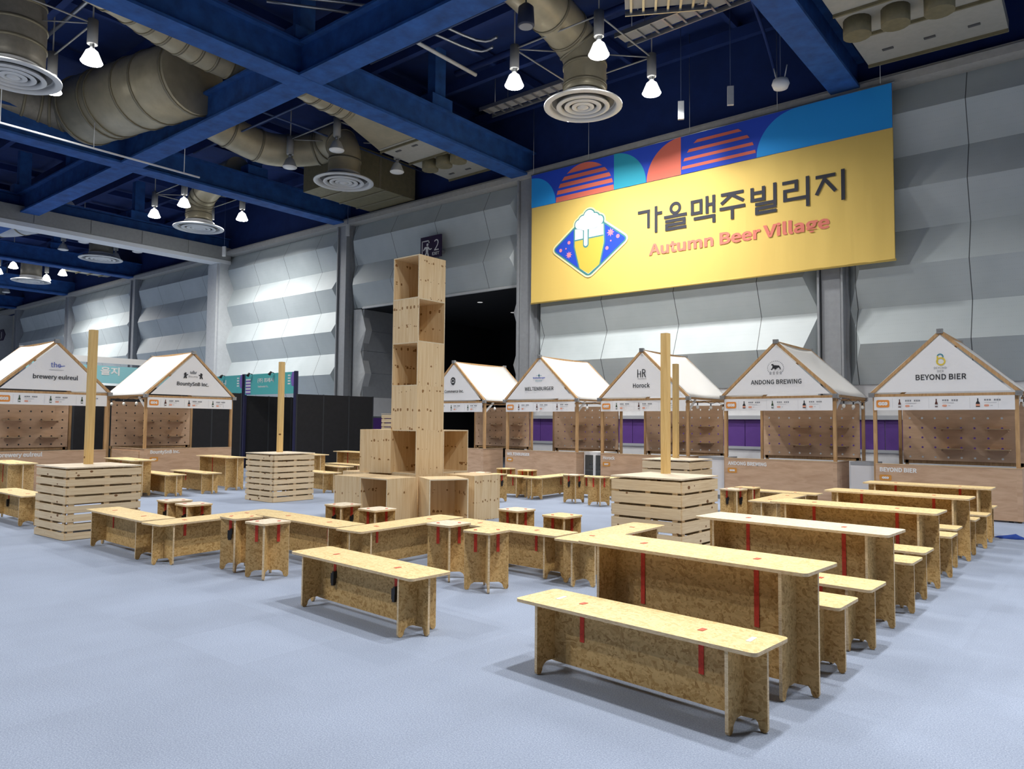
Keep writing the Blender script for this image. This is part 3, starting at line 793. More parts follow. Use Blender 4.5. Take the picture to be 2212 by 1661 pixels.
    ln = MB(); tx = MB(); pl = MB()
    for k, x in enumerate((-.80, -.20, .44)):
        flat(ln, [(x-.002, 1.955), (x+.002, 1.955), (x+.002, 2.145), (x-.002, 2.145)], y1)
        bm = bottles[k]; bb = MB(); bx = x+.12
        wd = .022 if bm != 2 else .030
        flat(bb, [(bx-wd, 1.975), (bx+wd, 1.975), (bx+wd, 2.045), (bx+.009, 2.08), (bx+.009, 2.125), (bx-.009, 2.125), (bx-.009, 2.08), (bx-wd, 2.045)], y1)
        flat(bb, [(bx-wd, 1.99), (bx+wd, 1.99), (bx+wd, 2.025), (bx-wd, 2.025)], y1-.002, 1)
        bb.build('bottle_picture', [('bottle', 'bottlegreen', 'ink')[bm], 'salmon' if bm == 2 else 'line'], mo)
        # unreadable small print shown as short strokes
        for q in range(7):
            if q == 3: continue
            a = x+.215+q*.036; flat(tx, [(a, 2.085), (a+.026, 2.085), (a+.026, 2.112), (a, 2.112)], y1)
        flat(tx, [(x+.215, 2.047), (x+.40, 2.047), (x+.40, 2.057), (x+.215, 2.057)], y1, 1)
        rplate(pl, x+.25, 2.0, .075, .034, .016, y1)
        flat(tx, [(x+.305, 1.993), (x+.34, 1.993), (x+.34, 2.008), (x+.305, 2.008)], y1, 1)
    flat(ln, [(.86, 1.955), (.864, 1.955), (.864, 2.145), (.86, 2.145)], y1)
    ln.build('divider_lines', 'line', mo); tx.build('small_print', ['inkgrey', 'line'], mo); pl.build('price_pills', 'salmon', mo)
    # peg board with four shelves
    if peg_data is None:
        po = peg_panel(2.12, .93, 2.10).build('pegboard', 'peg', root); peg_data = po.data
    else:
        po = bpy.data.objects.new('pegboard', peg_data); COL.objects.link(po); po.parent = root
    po.location = (0.0, DEP-.07, 0)
    for x in (-.165, .63):
        for z in (1.17, 1.575):
            m = MB().bb(x-.21, x+.21, -.24, -.002, z, z+.018, 1); m.bb(x-.18, x-.165, -.12, -.002, z-.04, z).bb(x+.165, x+.18, -.12, -.002, z-.04, z)
            m.build('shelf', ['peg', 'luan_edge'], po)
    for x in (-1.0, 1.0): MB().bb(x-.03, x+.03, DEP-.03, DEP+.02, 0, 2.12).build('backboard_upright', 'frame_wood', root)
    MB().bb(-1.06, 1.06, DEP-.03, DEP+.02, .86, .93).build('backboard_rail', 'frame_wood', root)
    # counter (a unit of its own)
    ct = empty('stall_counter', loc, rz, clabel, 'counter', 'stall counters')
    fp = MB().bb(-1.10, 1.10 if not side_right else 1.10, -.095, -.075, .03, .91).bb(-1.10, 1.10, -.10, -.015, .91, .925, 1)
    fo = fp.build('front_panel', ['luan', 'luan_edge'], ct); y2 = -.099
    add_text(fo, ctitle, 'letter', -1.03+cw/2, .775, cw, None, y2, .016)
    rplate(MB(), -.935, .665, .205, .105, .022, y2).build('badge', 'orange2', fo)
    add_text(fo, code, 'letter', -.935, .643, .12, .042, y2-.003, .03, 'badge_number')
    MB().bb(-1.06, 1.06, -.03, .42, .80, .82).build('inner_shelf', 'luan', ct)
    if side_right:
        MB().bb(1.158, 1.178, -.095, side_right, .03, .91).bb(1.155, 1.185, -.10, side_right, .91, .925, 1).bb(1.10, 1.158, -.095, -.075, .03, .91).bb(1.10, 1.155, -.10, -.055, .91, .925, 1).build('side_panel', ['luan', 'luan_edge'], ct)
    if side_left:
        m = MB().bb(-1.178, -1.158, -.095, side_left, .03, .91).bb(-1.185, -1.155, -.10, side_left, .91, .925, 1); m.bb(-1.193, -1.178, .15, side_left-.05, .08, .86); m.bb(-1.158, -1.10, -.095, -.075, .03, .91).bb(-1.155, -1.10, -.10, -.055, .91, .925, 1); m.build('side_panel', ['luan', 'luan_edge'], ct)
    for x in (-1.0, 1.0): MB().bb(x-.03, x+.03, -.06, 0, 0, .03).build('foot', 'black', ct)
    # string of bulbs along the eave
    sg = 1 if side_right else -1
    sl = empty('string_lights', loc, rz, 'black cable with round white bulbs along the side eave of the stall ' + title, 'string lights', 'bulb strings of the stalls')
    ex = sg*(HW+.08); pts = []
    for i in range(25):
        v = i/24; pts.append((ex, -.02+v*(DEP), ZE-.03-.05*abs(math.sin(v*PI*3))))
    MB().tube(pts, .006, 6).build('cable', 'black', sl)
    for v in (.17, .5, .83):
        y = -.02+v*DEP; z = ZE-.085
        b = MB().tube([(ex, y, z), (ex, y, z-.05)], .014, 8); b.lathe([(.012, -.05), (.03, -.07), (.036, -.095), (.030, -.12), (.012, -.135), (.001, -.137)], (ex, y, z), 12, 1)
        b.build('bulb', ['black', 'bulb'], sl)
    return root
# ---- emblems printed above the names
def logo_G03(p, y):
    add_text(p, 'the', 'inkblue', -.01, 2.76, .20, .12, y, .0, 'logo'); m = MB(); flat(m, [(-.14, 2.70), (.15, 2.70), (.15, 2.715), (-.14, 2.715)], y); m.build('logo_small_print', 'line', p)
    m = MB(); flat(m, [(.06, 2.775), (.17, 2.80), (.17, 2.812), (.06, 2.79)], y); m.build('logo_stroke', 'inkblue', p)
def logo_G04(p, y):
    m = MB(); flat(m, [(-.07, 2.80), (.07, 2.80), (.09, 2.87), (.045, 2.84), (0, 2.89), (-.045, 2.84), (-.09, 2.87)], y); m.build('logo_crown', 'inkgrey', p)
    m = MB()
    for s in (-1, 1):
        flat(m, [(s*.17+a*s, 2.68+b) for a, b in ((0, 0), (.03, 0), (.03, .05), (.06, .0), (.085, .0), (.06, .07), (.075, .12), (.04, .15), (.01, .14), (.02, .10), (-.03, .11), (-.03, .09), (.01, .07))], y)
    m.build('logo_lions', 'ink', p); add_text(p, 'Bounty', 'inkgrey', 0, 2.70, .24, .055, y, 0, 'logo')
def logo_G05(p, y):
    m = MB(); flat(m, [(-.085, 2.86), (-.05, 2.90), (0, 2.915), (.05, 2.90), (.085, 2.86), (.085, 2.76), (.05, 2.71), (0, 2.685), (-.05, 2.71), (-.085, 2.76)], y); m.build('logo_shield', 'ink', p)
    m = MB(); disc(m, 0, 2.81, .055, y-.003, 16, 0, .042); flat(m, [(-.05, 2.75), (.05, 2.75), (.05, 2.765), (-.05, 2.765)], y-.003); m.build('logo_ring', 'print', p)
def logo_G06(p, y):
    m = MB(); flat(m, [(-.09, 2.855), (.09, 2.855), (.09, 2.862), (-.09, 2.862)], y); disc(m, 0, 2.858, .025, y-.001, 12); flat(m, [(-.006, 2.82), (.006, 2.82), (.006, 2.90), (-.006, 2.90)], y-.001); m.build('logo_mark', 'inkteal', p)
    add_text(p, 'Weltenburger', 'inkblue', 0, 2.765, .40, .055, y, .01, 'logo'); add_text(p, 'Kloster', 'inkteal', 0, 2.70, .22, .045, y, 0, 'logo_line')
def logo_G07(p, y):
    m = MB()
    for x0, x1, z0, z1 in ((-.105, -.085, 2.71, 2.90), (-.105, -.02, 2.785, 2.80), (-.03, -.01, 2.71, 2.86), (.02, .04, 2.71, 2.90)): flat(m, [(x0, z0), (x1, z0), (x1, z1), (x0, z1)], y)
    disc(m, .06, 2.85, .05, y, 14, 0, .03, -PI/2, PI/2); flat(m, [(.03, 2.88), (.065, 2.88), (.065, 2.90), (.03, 2.90)], y); flat(m, [(.03, 2.80), (.065, 2.80), (.065, 2.82), (.03, 2.82)], y)
    flat(m, [(.055, 2.81), (.08, 2.81), (.125, 2.71), (.10, 2.71)], y); flat(m, [(-.10, 2.672), (.12, 2.672), (.12, 2.678), (-.10, 2.678)], y); m.build('logo', 'ink', p)
def logo_G08(p, y):
    m = MB(); flat(m, [(-.10, 2.775), (-.07, 2.80), (-.06, 2.85), (-.085, 2.86), (-.09, 2.875), (-.06, 2.89), (-.03, 2.86), (.02, 2.855), (.07, 2.85), (.10, 2.81), (.11, 2.77), (.09, 2.775), (.075, 2.81), (.03, 2.80), (.01, 2.775), (-.02, 2.77), (-.02, 2.79), (-.05, 2.79), (-.075, 2.76)], y); m.build('logo_animal', 'ink', p)
    m = MB()
    for k in range(19): a = -.5+k*(PI+1.0)/18; disc(m, .165*math.cos(a), 2.80+.145*math.sin(a), .009, y, 6)
    for k in range(4):
        x = -.105+k*.07; disc(m, x, 2.705, .022, y, 10, 0, .012); flat(m, [(x-.02, 2.67), (x+.02, 2.67), (x+.02, 2.678), (x-.02, 2.678)], y)
    m.build('logo_ring', 'inkgrey', p)
def logo_G09(p, y):
    m = MB(); disc(m, .01, 2.80, .075, y, 24, 0, .05); flat(m, [(-.055, 2.80), (-.03, 2.80), (-.03, 2.90), (-.055, 2.90)], y-.001); m.build('logo', 'gold', p)
    m = MB(); disc(m, .0, 2.885, .055, y-.002, 16, 0, .035, -.3, 2.8); m.build('logo_arc', 'inkteal', p)
    add_text(p, 'BEYOND', 'inkgrey', 0, 2.665, .20, .038, y, 0, 'logo_line'); add_text(p, 'BIER', 'inkgrey', 0, 2.605, .10, .038, y, 0, 'logo_line')
FY = 15.25
stall((-14.53, FY, 0), 0, 'G05', 'R Commerce Inc.', .82, logo_G05, 'white gabled stall right of the crate tower, dark shield emblem on its gable', .75, 0, 'G05', 'R Commerce Inc.', .62, (1, 1, 1), 'plywood counter at the right of the crate tower, left of the counter WELTENBURGER', 5)
stall((-11.47, FY, 0), 0, 'G06', 'WELTENBURGER', .93, logo_G06, 'white gabled stall with WELTENBURGER on its gable', .75, 0, 'G06', 'WELTENBURGER', .75, (0, 0, 0), 'plywood counter lettered WELTENBURGER', 6)
stall((-8.49, FY, 0), 0, 'G07', 'Horock', .44, logo_G07, 'white gabled stall with Horock on its gable, behind the two tall posts', .75, 0, 'G07', 'Horock', .33, (1, 0, 2), 'plywood counter lettered Horock', 7)
stall((-5.37, FY, 0), 0, 'G08', 'ANDONG BREWING', 1.04, logo_G08, 'white gabled stall with ANDONG BREWING on its gable', .75, 0, 'G08', 'ANDONG BREWING', .83, (2, 1, 2), 'plywood counter lettered ANDONG BREWING', 8)
stall((-2.40, FY, 0), 0, 'G09', 'BEYOND BIER', .80, logo_G09, 'rightmost white gabled stall with BEYOND BIER on its gable', .75, 0, 'G09', 'BEYOND BIER', .62, (0, 0, 2), 'plywood counter lettered BEYOND BIER', 9)
stall((-18.25, 9.42, 0), PI/2, 'G04', 'BountySnB Inc.', .83, logo_G04, 'white gabled stall with BountySnB Inc. on its gable', 0, 1.7, 'G04', 'BountySnB Inc.', .73, (0, 2, 1), 'plywood counter lettered BountySnB Inc.', 4)
stall((-18.25, 6.27, 0), PI/2, 'G03', 'brewery eulreul', .90, logo_G03, 'leftmost white gabled stall with brewery eulreul on its gable', 0, 0, 'G03', 'brewery eulreul', .82, (1, 1, 1), 'plywood counter lettered brewery eulreul', 3)

# ---- coolers between the stalls
def cooler(x, y, w, d, h, label, glassy):
    root = empty('glass_cooler' if glassy else 'chest_freezer', (x, y, 0), 0, label, 'cooler')
    if glassy:
        MB().bb(-w/2, w/2, -d/2, d/2, .0, .10).build('base', 'dark', root)
        b = MB().bb(-w/2, w/2, d/2-.03, d/2, .10, h).bb(-w/2, -w/2+.03, -d/2, d/2-.03, .10, h).bb(w/2-.03, w/2, -d/2, d/2-.03, .10, h).bb(-w/2+.03, w/2-.03, -d/2, d/2-.03, h-.08, h); b.build('body', 'white', root)
        MB().bb(-.035, .035, -d/2-.012, -d/2+.01, .10, h-.08).build('centre_post', 'white', root)
        for s in (-1, 1): MB().bb(s*w/4-w/4+.04, s*w/4+w/4-.04, -d/2-.006, -d/2, .11, h-.09).build('glass_door', 'glass', root)
        MB().bb(-w/2+.03, w/2-.03, -d/2+.03, d/2-.03, .46, .475).build('shelf', 'steel', root)
    else:
        MB().bb(-w/2, w/2, -d/2, d/2, .09, h-.06).build('body', 'print', root)
        MB().bb(-w/2+.03, w/2-.03, -d/2+.03, d/2-.03, 0, .09).build('base', 'grey', root)
        MB().bb(-w/2-.01, w/2+.01, -d/2-.01, d/2+.01, h-.06, h).build('lid', 'ledge', root)
    return root
cooler(-9.965, 15.75, .62, .55, .93, 'small glass-fronted cooler with bottles between the stalls WELTENBURGER and Horock', True)
cooler(-6.93, 15.85, .62, .60, .92, 'white chest freezer between the stalls Horock and ANDONG BREWING', False)
cooler(-3.83, 15.85, .42, .60, .92, 'narrow white chest freezer between the stalls ANDONG BREWING and BEYOND BIER', False)
bt = None; nb_ = 0
for z in (.10, .475):
    for k, x in enumerate((-.22, -.14, -.075, .08, .15, .22)):
        if bt is None:
            m = MB().lathe([(.028, 0), (.028, .15), (.012, .20), (.011, .25)], (0, 0, 0), 10, 0, True, True); m.lathe([(.0285, .04), (.0285, .12)], (0, 0, 0), 10, 1)
            bt = m.build('bottle', ['bottle', 'lgrey']); o = bt
        else: o = bt.copy(); COL.objects.link(o)
        o.location = (-9.965+x, 15.62, z); tag(o, '%s brown bottle on the %s shelf of the small glass-fronted cooler' % (('first', 'second', 'third', 'fourth', 'fifth', 'sixth')[k], 'lower' if z < .2 else 'upper'), 'bottle', 'bottles in the glass cooler')

# ================================================================== BIG BANNER
bn = empty('hanging_banner', (-9.015, 18.4, 5.43), 0, 'huge yellow hanging banner on the back wall with a beer glass emblem and Korean lettering', 'banner')
BX0, BX1, BZ0, BZ1, BS = -14.26+9.015, -3.77+9.015, 0.0, 4.12, 3.07
cl = MB(); n = 60; rows = 8
for j in range(rows+1):
    z = BZ1*j/rows
    for i in range(n+1):
        u = i/n; x = BX0+(BX1-BX0)*u
        fold = (.006*math.sin(u*70+z*.9)+.005*math.sin(u*131-z*1.7))*(.35+.65*max(0, u-.45)*1.8)*(1-(z/BZ1)**3)
        cl.v.append((x, .008+fold, z))
for j in range(rows):
    for i in range(n):
        z = BZ1*(j+.5)/rows; a = j*(n+1)+i; cl.face((a, a+1, a+n+2, a+n+1), 0, True)
cloth = cl.build('banner_cloth', 'b_yel', bn, fix=False)
bk2 = MB().bb(BX0, BX1, .045, .055, 0, BZ1).build('banner_backing', 'b_yel', bn)
MB().tube([(BX0-.02, .03, .0), (BX1+.02, .03, .0)], .03, 8).build('bottom_rod', 'b_yel', bn)
MB().tube([(BX0-.05, .03, BZ1+.02), (BX1+.05, .03, BZ1+.02)], .03, 8).build('top_rod', 'steel', bn)
for i, x in enumerate((-5.2, -3.1, 0.2, 2.6, 5.0)): MB().tube([(x, .03, BZ1+.03), (x, .03, HC-5.43)], .008, 5).build('hanging_wire', 'steel', bn)
y = -.006
MB().bb(BX0, BX1, y-.002, y+.03, BS, BZ1).build('blue_band', 'b_dblue', bn)
def B2(x, z): return (x+9.015, z-5.43)
def arcpts(cx, cz, r, a0, a1, n=24): return [(cx+r*math.cos(a0+(a1-a0)*k/n), cz+r*math.sin(a0+(a1-a0)*k/n)) for k in range(n+1)]
def Bflat(nm, mat, polys, y):
    m = MB()
    for k, p in enumerate(polys): flat(m, [B2(*q) for q in p], y-.0004*k)
    return m.build(nm, mat, bn)
y1 = y-.004; z0 = 8.5; R1 = 1.045
Bflat('quarter_circle', 'b_lblue', [[(-14.26, z0)]+arcpts(-14.26, z0, .95, 0, PI/2)], y1)
Bflat('half_circle', 'b_red', [arcpts(-12.25, z0, R1, 0, PI)], y1)
def chord(cx, r, za, zb):
    xa = math.sqrt(max(0, r*r-(za-z0)**2)); xb = math.sqrt(max(0, r*r-(zb-z0)**2)); return [(cx-xa, za), (cx+xa, za), (cx+xb, zb), (cx-xb, zb)]
Bflat('stripes', 'b_dblue', [chord(-12.25, R1, z0+q, z0+q+.075) for q in (.16, .36, .56, .75)], y1-.002)
Bflat('quarter_circle', 'b_teal', [[(-11.2, z0)]+arcpts(-11.2, z0, 1.06, 0, PI/2)], y1)
Bflat('quarter_circle', 'b_red', [[(-9.06, z0)]+arcpts(-9.06, z0, 1.06, PI/2, PI)], y1)
Bflat('half_circle', 'b_dblue', [arcpts(-8.0, z0, R1, 0, PI)], y1)
Bflat('stripes', 'b_red', [chord(-8.0, R1, z0+q, z0+q+.085) for q in (.13, .35, .57, .79)], y1-.004)
Bflat('round_field', 'b_lblue', [[(-3.77, z0), (-3.77, 9.55), (-5.9, 9.55)]+arcpts(-5.9, z0, 1.045, PI/2, PI)], y1)
# emblem
def rpoly(pts, r, n=5):
    out = []; k = len(pts)
    for i in range(k):
        a, b, c = Vector(pts[i-1]), Vector(pts[i]), Vector(pts[(i+1) % k])
        d1 = (a-b).normalized(); d2 = (c-b).normalized(); p1 = b+d1*r; p2 = b+d2*r
        for q in range(n+1):
            t = q/n; p = p1*(1-t)**2+b*2*t*(1-t)+p2*t*t; out.append((p.x, p.y))
    return out
def scaled(pts, cx, cz, e):
    out = []
    k = len(pts)
    for i in range(k):
        a, b, c = Vector(pts[i-1]), Vector(pts[i]), Vector(pts[(i+1) % k])
        d1 = (b-a).normalized() if (b-a).length > 1e-6 else Vector((0, 0)); d2 = (c-b).normalized() if (c-b).length > 1e-6 else d1
        nrm = (Vector((d1.y, -d1.x))+Vector((d2.y, -d2.x)))
        if nrm.length > 1e-6: nrm.normalize()
        out.append((b.x+nrm.x*e, b.y+nrm.y*e))
    return out
dia = rpoly([(-13.40, 7.0), (-12.08, 6.03), (-10.73, 7.0), (-12.07, 7.98)], .16)
glass = rpoly([(-12.57, 7.58), (-12.575, 7.0), (-12.39, 6.32), (-12.08, 6.10), (-11.70, 6.35), (-11.54, 7.0), (-11.555, 7.60)], .04, 3)
blobs = [(-12.06, 7.86, .19), (-12.27, 7.74, .17), (-12.42, 7.66, .14), (-11.86, 7.76, .16), (-11.70, 7.68, .14), (-12.06, 7.68, .22), (-12.25, 7.62, .16), (-11.86, 7.62, .16)]
ya = y-.003
Bflat('emblem_halo', 'b_cream', [scaled(dia, 0, 0, .07)]+[arcpts(a, b, r+.085, 0, 2*PI, 20)[:-1] for a, b, r in blobs], ya)
Bflat('emblem_outline', 'b_green', [scaled(dia, 0, 0, .015)]+[arcpts(a, b, r+.04, 0, 2*PI, 20)[:-1] for a, b, r in blobs], ya-.002)
Bflat('emblem_field', 'b_dblue', [scaled(dia, 0, 0, -.03)], ya-.004)
Bflat('glass_outline', 'b_green', [scaled(glass, 0, 0, .045)], ya-.006)
Bflat('glass_inner', 'b_foam', [glass], ya-.008)
Bflat('beer', 'b_beer', [[(-12.573, 7.17), (-12.575, 7.0), (-12.39, 6.32), (-12.08, 6.12), (-11.70, 6.35), (-11.545, 7.0), (-11.55, 7.19)]], ya-.010)
Bflat('beer_line', 'b_green', [[(-12.575, 7.165), (-11.55, 7.185), (-11.55, 7.225), (-12.575, 7.205)]], ya-.011)
Bflat('foam_outline', 'b_green', [[(-12.57, 7.535), (-11.55, 7.555), (-11.55, 7.60), (-12.57, 7.58)], arcpts(-12.17, 7.02, .105, PI, 2*PI, 12)+[(-12.065, 7.60), (-12.275, 7.60)]], ya-.012)
Bflat('foam', 'b_foam', [arcpts(a, b, r, 0, 2*PI, 20)[:-1] for a, b, r in blobs]+[arcpts(-12.17, 7.03, .065, PI, 2*PI, 12)+[(-12.105, 7.66), (-12.235, 7.66)], [(-12.52, 7.58), (-11.58, 7.60), (-11.60, 7.72), (-12.48, 7.72)]], ya-.014)
def star(cx, cz, r, k=8): return [(cx+(r if i % 2 == 0 else r*.5)*math.cos(PI*i/k), cz+(r if i % 2 == 0 else r*.5)*math.sin(PI*i/k)) for i in range(2*k)]
Bflat('sparkles', 'b_pink', [star(-12.79, 6.78, .12), star(-11.31, 7.25, .13)]+[arcpts(a, b, r, 0, 2*PI, 12)[:-1] for a, b, r in ((-13.10, 6.96, .055), (-12.79, 7.16, .055), (-12.90, 6.99, .025), (-11.06, 7.10, .06), (-11.43, 6.80, .055), (-11.30, 7.0, .025))], ya-.006)
# Korean headline drawn as bold strokes
TH = .118
G = {
 0: [((0, .87), (.50, .87)), ((.44, .92), (.44, .22)), ((.745, 1), (.745, 0)), ((.745, .72), (.99, .72))],
 1: [((0, .50), (1, .50)), ((.05, .34), (.95, .34)), ((.885, .34), (.885, .19)), ((.05, .19), (.95, .19)), ((.115, .19), (.115, .04)), ((.05, .04), (.98, .04))],
 2: [((.0, .88), (.47, .88)), ((.0, .45), (.47, .45)), ((.065, .93), (.065, .40)), ((.415, .93), (.415, .40)), ((.655, 1), (.655, .36)), ((.92, 1), (.92, .36)), ((.655, .68), (.92, .68)), ((.12, .25), (.98, .25)), ((.92, .30), (.92, 0))],
 3: [((.06, .92), (.94, .92)), ((.52, .90), (.06, .60)), ((.50, .86), (.94, .60)), ((0, .42), (1, .42)), ((.5, .42), (.5, 0))],
 4: [((.065, .96), (.065, .50)), ((.50, .96), (.50, .50)), ((.02, .76), (.55, .76)), ((.0, .52), (.56, .52)), ((.92, 1), (.92, .22)), ((.18, .36), (.97, .36)), ((.18, .21), (.97, .21)), ((.24, .21), (.24, .05)), ((.18, .05), (.98, .05))],
 5: [((.0, .90), (.56, .90)), ((.50, .95), (.50, .60)), ((.03, .62), (.56, .62)), ((.09, .62), (.09, .30)), ((.03, .32), (.84, .32)), ((.90, 1), (.90, 0))],
 6: [((.03, .88), (.68, .88)), ((.37, .88), (.05, .30)), ((.36, .74), (.68, .34)), ((.92, 1), (.92, 0))]}
GX = [(-10.407, -9.628), (-9.58, -8.891), (-8.777, -8.057), (-7.954, -7.257), (-7.118, -6.432), (-6.299, -5.612), (-5.511, -4.802)]
for gi, (xa, xb) in enumerate(GX):
    m = MB(); w = xb-xa; h = .75; zb = 7.01
    for si, (p, q) in enumerate(G[gi]):
        a = Vector(B2(xa+p[0]*w, zb+p[1]*h)); b = Vector(B2(xa+q[0]*w, zb+q[1]*h)); d = (b-a).normalized(); s = Vector((-d.y, d.x))*(TH*.72/2)
        flat(m, [tuple(a+s), tuple(a-s), tuple(b-s), tuple(b+s)], ya-.0004*si)
    if gi == 1: disc(m, xa+.5*w+9.015, zb+.79*h-5.43, .175, ya, 28, 0, .095)
    m.build('korean_letter', 'b_dark', bn)
text_mesh('lettering', 'Autumn Beer Village', 'b_coral', 4.88, .44, lambda u, v, q: (-10.055+9.015+u, ya-q, 6.285-5.43+v), bn, .014)

# ================================================================== SIGNS, PARTITIONS
sg = empty('exit_sign', (-18.93, 18.50, 7.55), 0, 'dark purple exit sign with a running figure and the number 2 above the crate tower', 'sign')
MB().bb(-.52, .52, 0, .06, 0, .80).build('sign_board', 'signpurple', sg)
MB().bb(-.3, .3, .06, .46, .2, .3).bb(-.03, .03, .06, .46, .05, .75).build('wall_bracket', 'steel', sg)
m = MB(); yy = -.004
for a in ([(-.45, .02), (-.41, .02), (-.41, .66), (-.45, .66)], [(-.45, .62), (-.06, .62), (-.06, .66), (-.45, .66)], [(-.10, .55), (-.06, .55), (-.06, .66), (-.10, .66)],
          [(-.24, .20), (-.12, .20), (-.11, .43), (-.25, .43)], [(-.25, .43), (-.25, .37), (-.36, .28), (-.38, .32), (-.30, .43)], [(-.12, .43), (-.03, .33), (.06, .35), (.06, .31), (-.04, .29), (-.13, .36)],
          [(-.24, .22), (-.17, .22), (-.24, .10), (-.30, .0), (-.35, .02)], [(-.19, .22), (-.12, .22), (-.06, .02), (-.11, .0)]): flat(m, a, yy)
disc(m, -.16, .50, .052, yy, 16); m.build('running_figure', 'letter', sg)
text_mesh('number', '2', 'letter', .24, .40, lambda u, v, q: (.18+u, yy-q, .24+v), sg, .0)
text_mesh('lettering', 'EXIT', 'letter', .36, .11, lambda u, v, q: (.09+u, yy-q, .08+v), sg, .01)
sg = empty('hall_sign', (-64.6, 18.5, 7.5), 0, 'small dark arrow-shaped hall sign on the wall at the left picture edge', 'sign')
MB().prism([(-.8, 0), (.35, 0), (.8, .42), (.35, .84), (-.8, .84)], lambda u, v, w: (u, w, v), .06).build('sign_board', 'signpurple', sg)
m = MB()
for a in ([(-.55, .1), (-.15, .1), (-.15, .2), (-.55, .2)], [(-.45, .2), (-.25, .2), (-.25, .6), (-.45, .6)], [(.05, .15), (.15, .15), (.15, .65), (.05, .65)]): flat(m, a, -.034)
disc(m, -.35, .68, .08, -.034, 14); m.build('sign_symbols', 'letter', sg)

def partition(p, q, h, label, splits=3):
    root = empty('partition_wall', (*p, 0), 0, label, 'partition', 'black partitions'); d = Vector((q[0]-p[0], q[1]-p[1])); L = d.length; a = math.atan2(d.y, d.x)
    root.rotation_euler = (0, 0, a)
    for i in range(splits): MB().bb(L*i/splits+.006, L*(i+1)/splits-.006, -.02, .02, 0, h).build('panel', 'blackwall', root)
    for i in range(splits+1): MB().bb(L*i/splits-.02, L*i/splits+.02, -.024, .024, 0, h+.01).build('upright', 'darkpanel', root)
    return root
partition((-20.30, 13.97), (-20.05, 16.9), 2.5, 'black partition side wall just left of the crate tower', 3)
partition((-26.3, 16.8), (-20.32, 16.8), 2.5, 'black partition at the back of the booths under the teal signs', 6)
partition((-23.36, 14.0), (-23.36, 16.76), 2.5, 'black partition between the two booths under the teal signs', 3)
partition((-21.6, 3.0), (-21.6, 12.8), 2.5, 'long black partition behind the stalls BountySnB Inc. and brewery eulreul', 10)
def booth_sign(x0, x1, yv, label, main, sub, pale=False):
    root = empty('booth_sign', ((x0+x1)/2, yv, 2.52), 0, label, 'sign', 'booth fascia signs'); w = x1-x0
    MB().bb(-w/2, w/2, 0, .03, 0, .70).build('sign_board', 'teal', root)
    for x in (-w/2, w/2): MB().bb(x-.05, x+.05, -.03, .07, -2.52, .72).build('upright', 'navy', root)
    m = MB(); flat(m, [(w/2-.20, .25), (w/2-.05, .22), (w/2-.05, .70), (w/2-.18, .70), (w/2-.26, .48)], -.004)
    for k in range(5): flat(m, [(-w/2+.09, .02+.105*k), (-w/2+.40, .02+.105*k), (-w/2+.40, .075+.105*k), (-w/2+.09, .075+.105*k)], -.004)
    m.build('violet_stripes', 'violet', root); m = MB()
    for k in range(5): flat(m, [(-w/2+.09, .075+.105*k), (-w/2+.40, .075+.105*k), (-w/2+.40, .125+.105*k), (-w/2+.09, .125+.105*k)], -.004)
    m.build('white_stripes', 'letter', root); m = MB()
    for k in range(4): flat(m, [(w/2-.42, .30+.09*k), (w/2-.28, .30+.09*k), (w/2-.28, .345+.09*k), (w/2-.42, .345+.09*k)], -.004)
    m.build('text_block', 'letter', root)
    text_mesh('lettering', main, 'letter', .95, .17, lambda u, v, q: (-w/2+.82+u, -.006-q, .38+v), root, .01)
    if sub: text_mesh('lettering', sub, 'letter', .62, .085, lambda u, v, q: (-w/2+.85+u, -.006-q, .22+v), root, .01)
    for x in (-w/2+.5, w/2-1.2):
        s = MB().tube([(x, -.02, .70), (x+.03, -.14, .72)], .012, 6); s.tube([(x+.03, -.14, .74), (x, -.20, .62)], [.03, .05], 8); s.build('spotlight', 'black', root)
    return root
booth_sign(-23.34, -20.34, 13.94, 'teal booth sign right of the stall BountySnB Inc., behind a square post', '(주) 프레시', 'Freshmentor Co.,')
booth_sign(-26.3, -23.40, 13.94, 'teal booth sign half hidden by the right gable edge of the stall BountySnB Inc.', '컴퍼니', None)
ps = empty('booth_sign', (-23.5, 9.75, 2.72), PI/2, 'pale cyan booth sign between the stalls brewery eulreul and BountySnB Inc.', 'sign', 'booth fascia signs')
MB().bb(-2.4, 2.4, 0, .04, 0, .52).build('sign_board', 'palecyan', ps); MB().bb(-2.4, 2.4, -.02, .03, .60, .78).build('top_rail', 'white', ps)
for x in (-2.3, -.8, .8, 2.3): MB().bb(x-.03, x+.03, -.01, .03, -2.72, .78).build('upright', 'steel', ps)
text_mesh('lettering', '을지', 'letter', .55, .25, lambda u, v, q: (-.45+u, -.006-q, .24+v), ps, .01)
for i, yy in enumerate((7.6, 9.75, 11.9)): pass
partition((-23.55, 7.2), (-23.55, 12.2), 2.65, 'black partition under the pale cyan booth sign', 5)
# blue cloth scrap on the carpet
m = MB(); pts = []
rs = random.Random(3)
for i in range(9):
    for j in range(6):
        u, v = i/8, j/5; e = math.sin(PI*u)*math.sin(PI*v)
        m.v.append((-.20+.40*u+.03*math.sin(6*v), -.09+.18*v*(1-.5*u)+.02*math.sin(9*u), .004+e*.055*(.5+rs.random())))
for i in range(8):
    for j in range(5): m.face((i*6+j, (i+1)*6+j, (i+1)*6+j+1, i*6+j+1), 0, True)
o = m.build('blue_cloth', 'bluecloth', None, fix=False); o.location = (-1.18, 13.04, 0); o.rotation_euler = (0, 0, .3)
o.modifiers.new('s', 'SOLIDIFY').thickness = .004
tag(o, 'crumpled scrap of blue cloth lying on the carpet at the right', 'cloth')

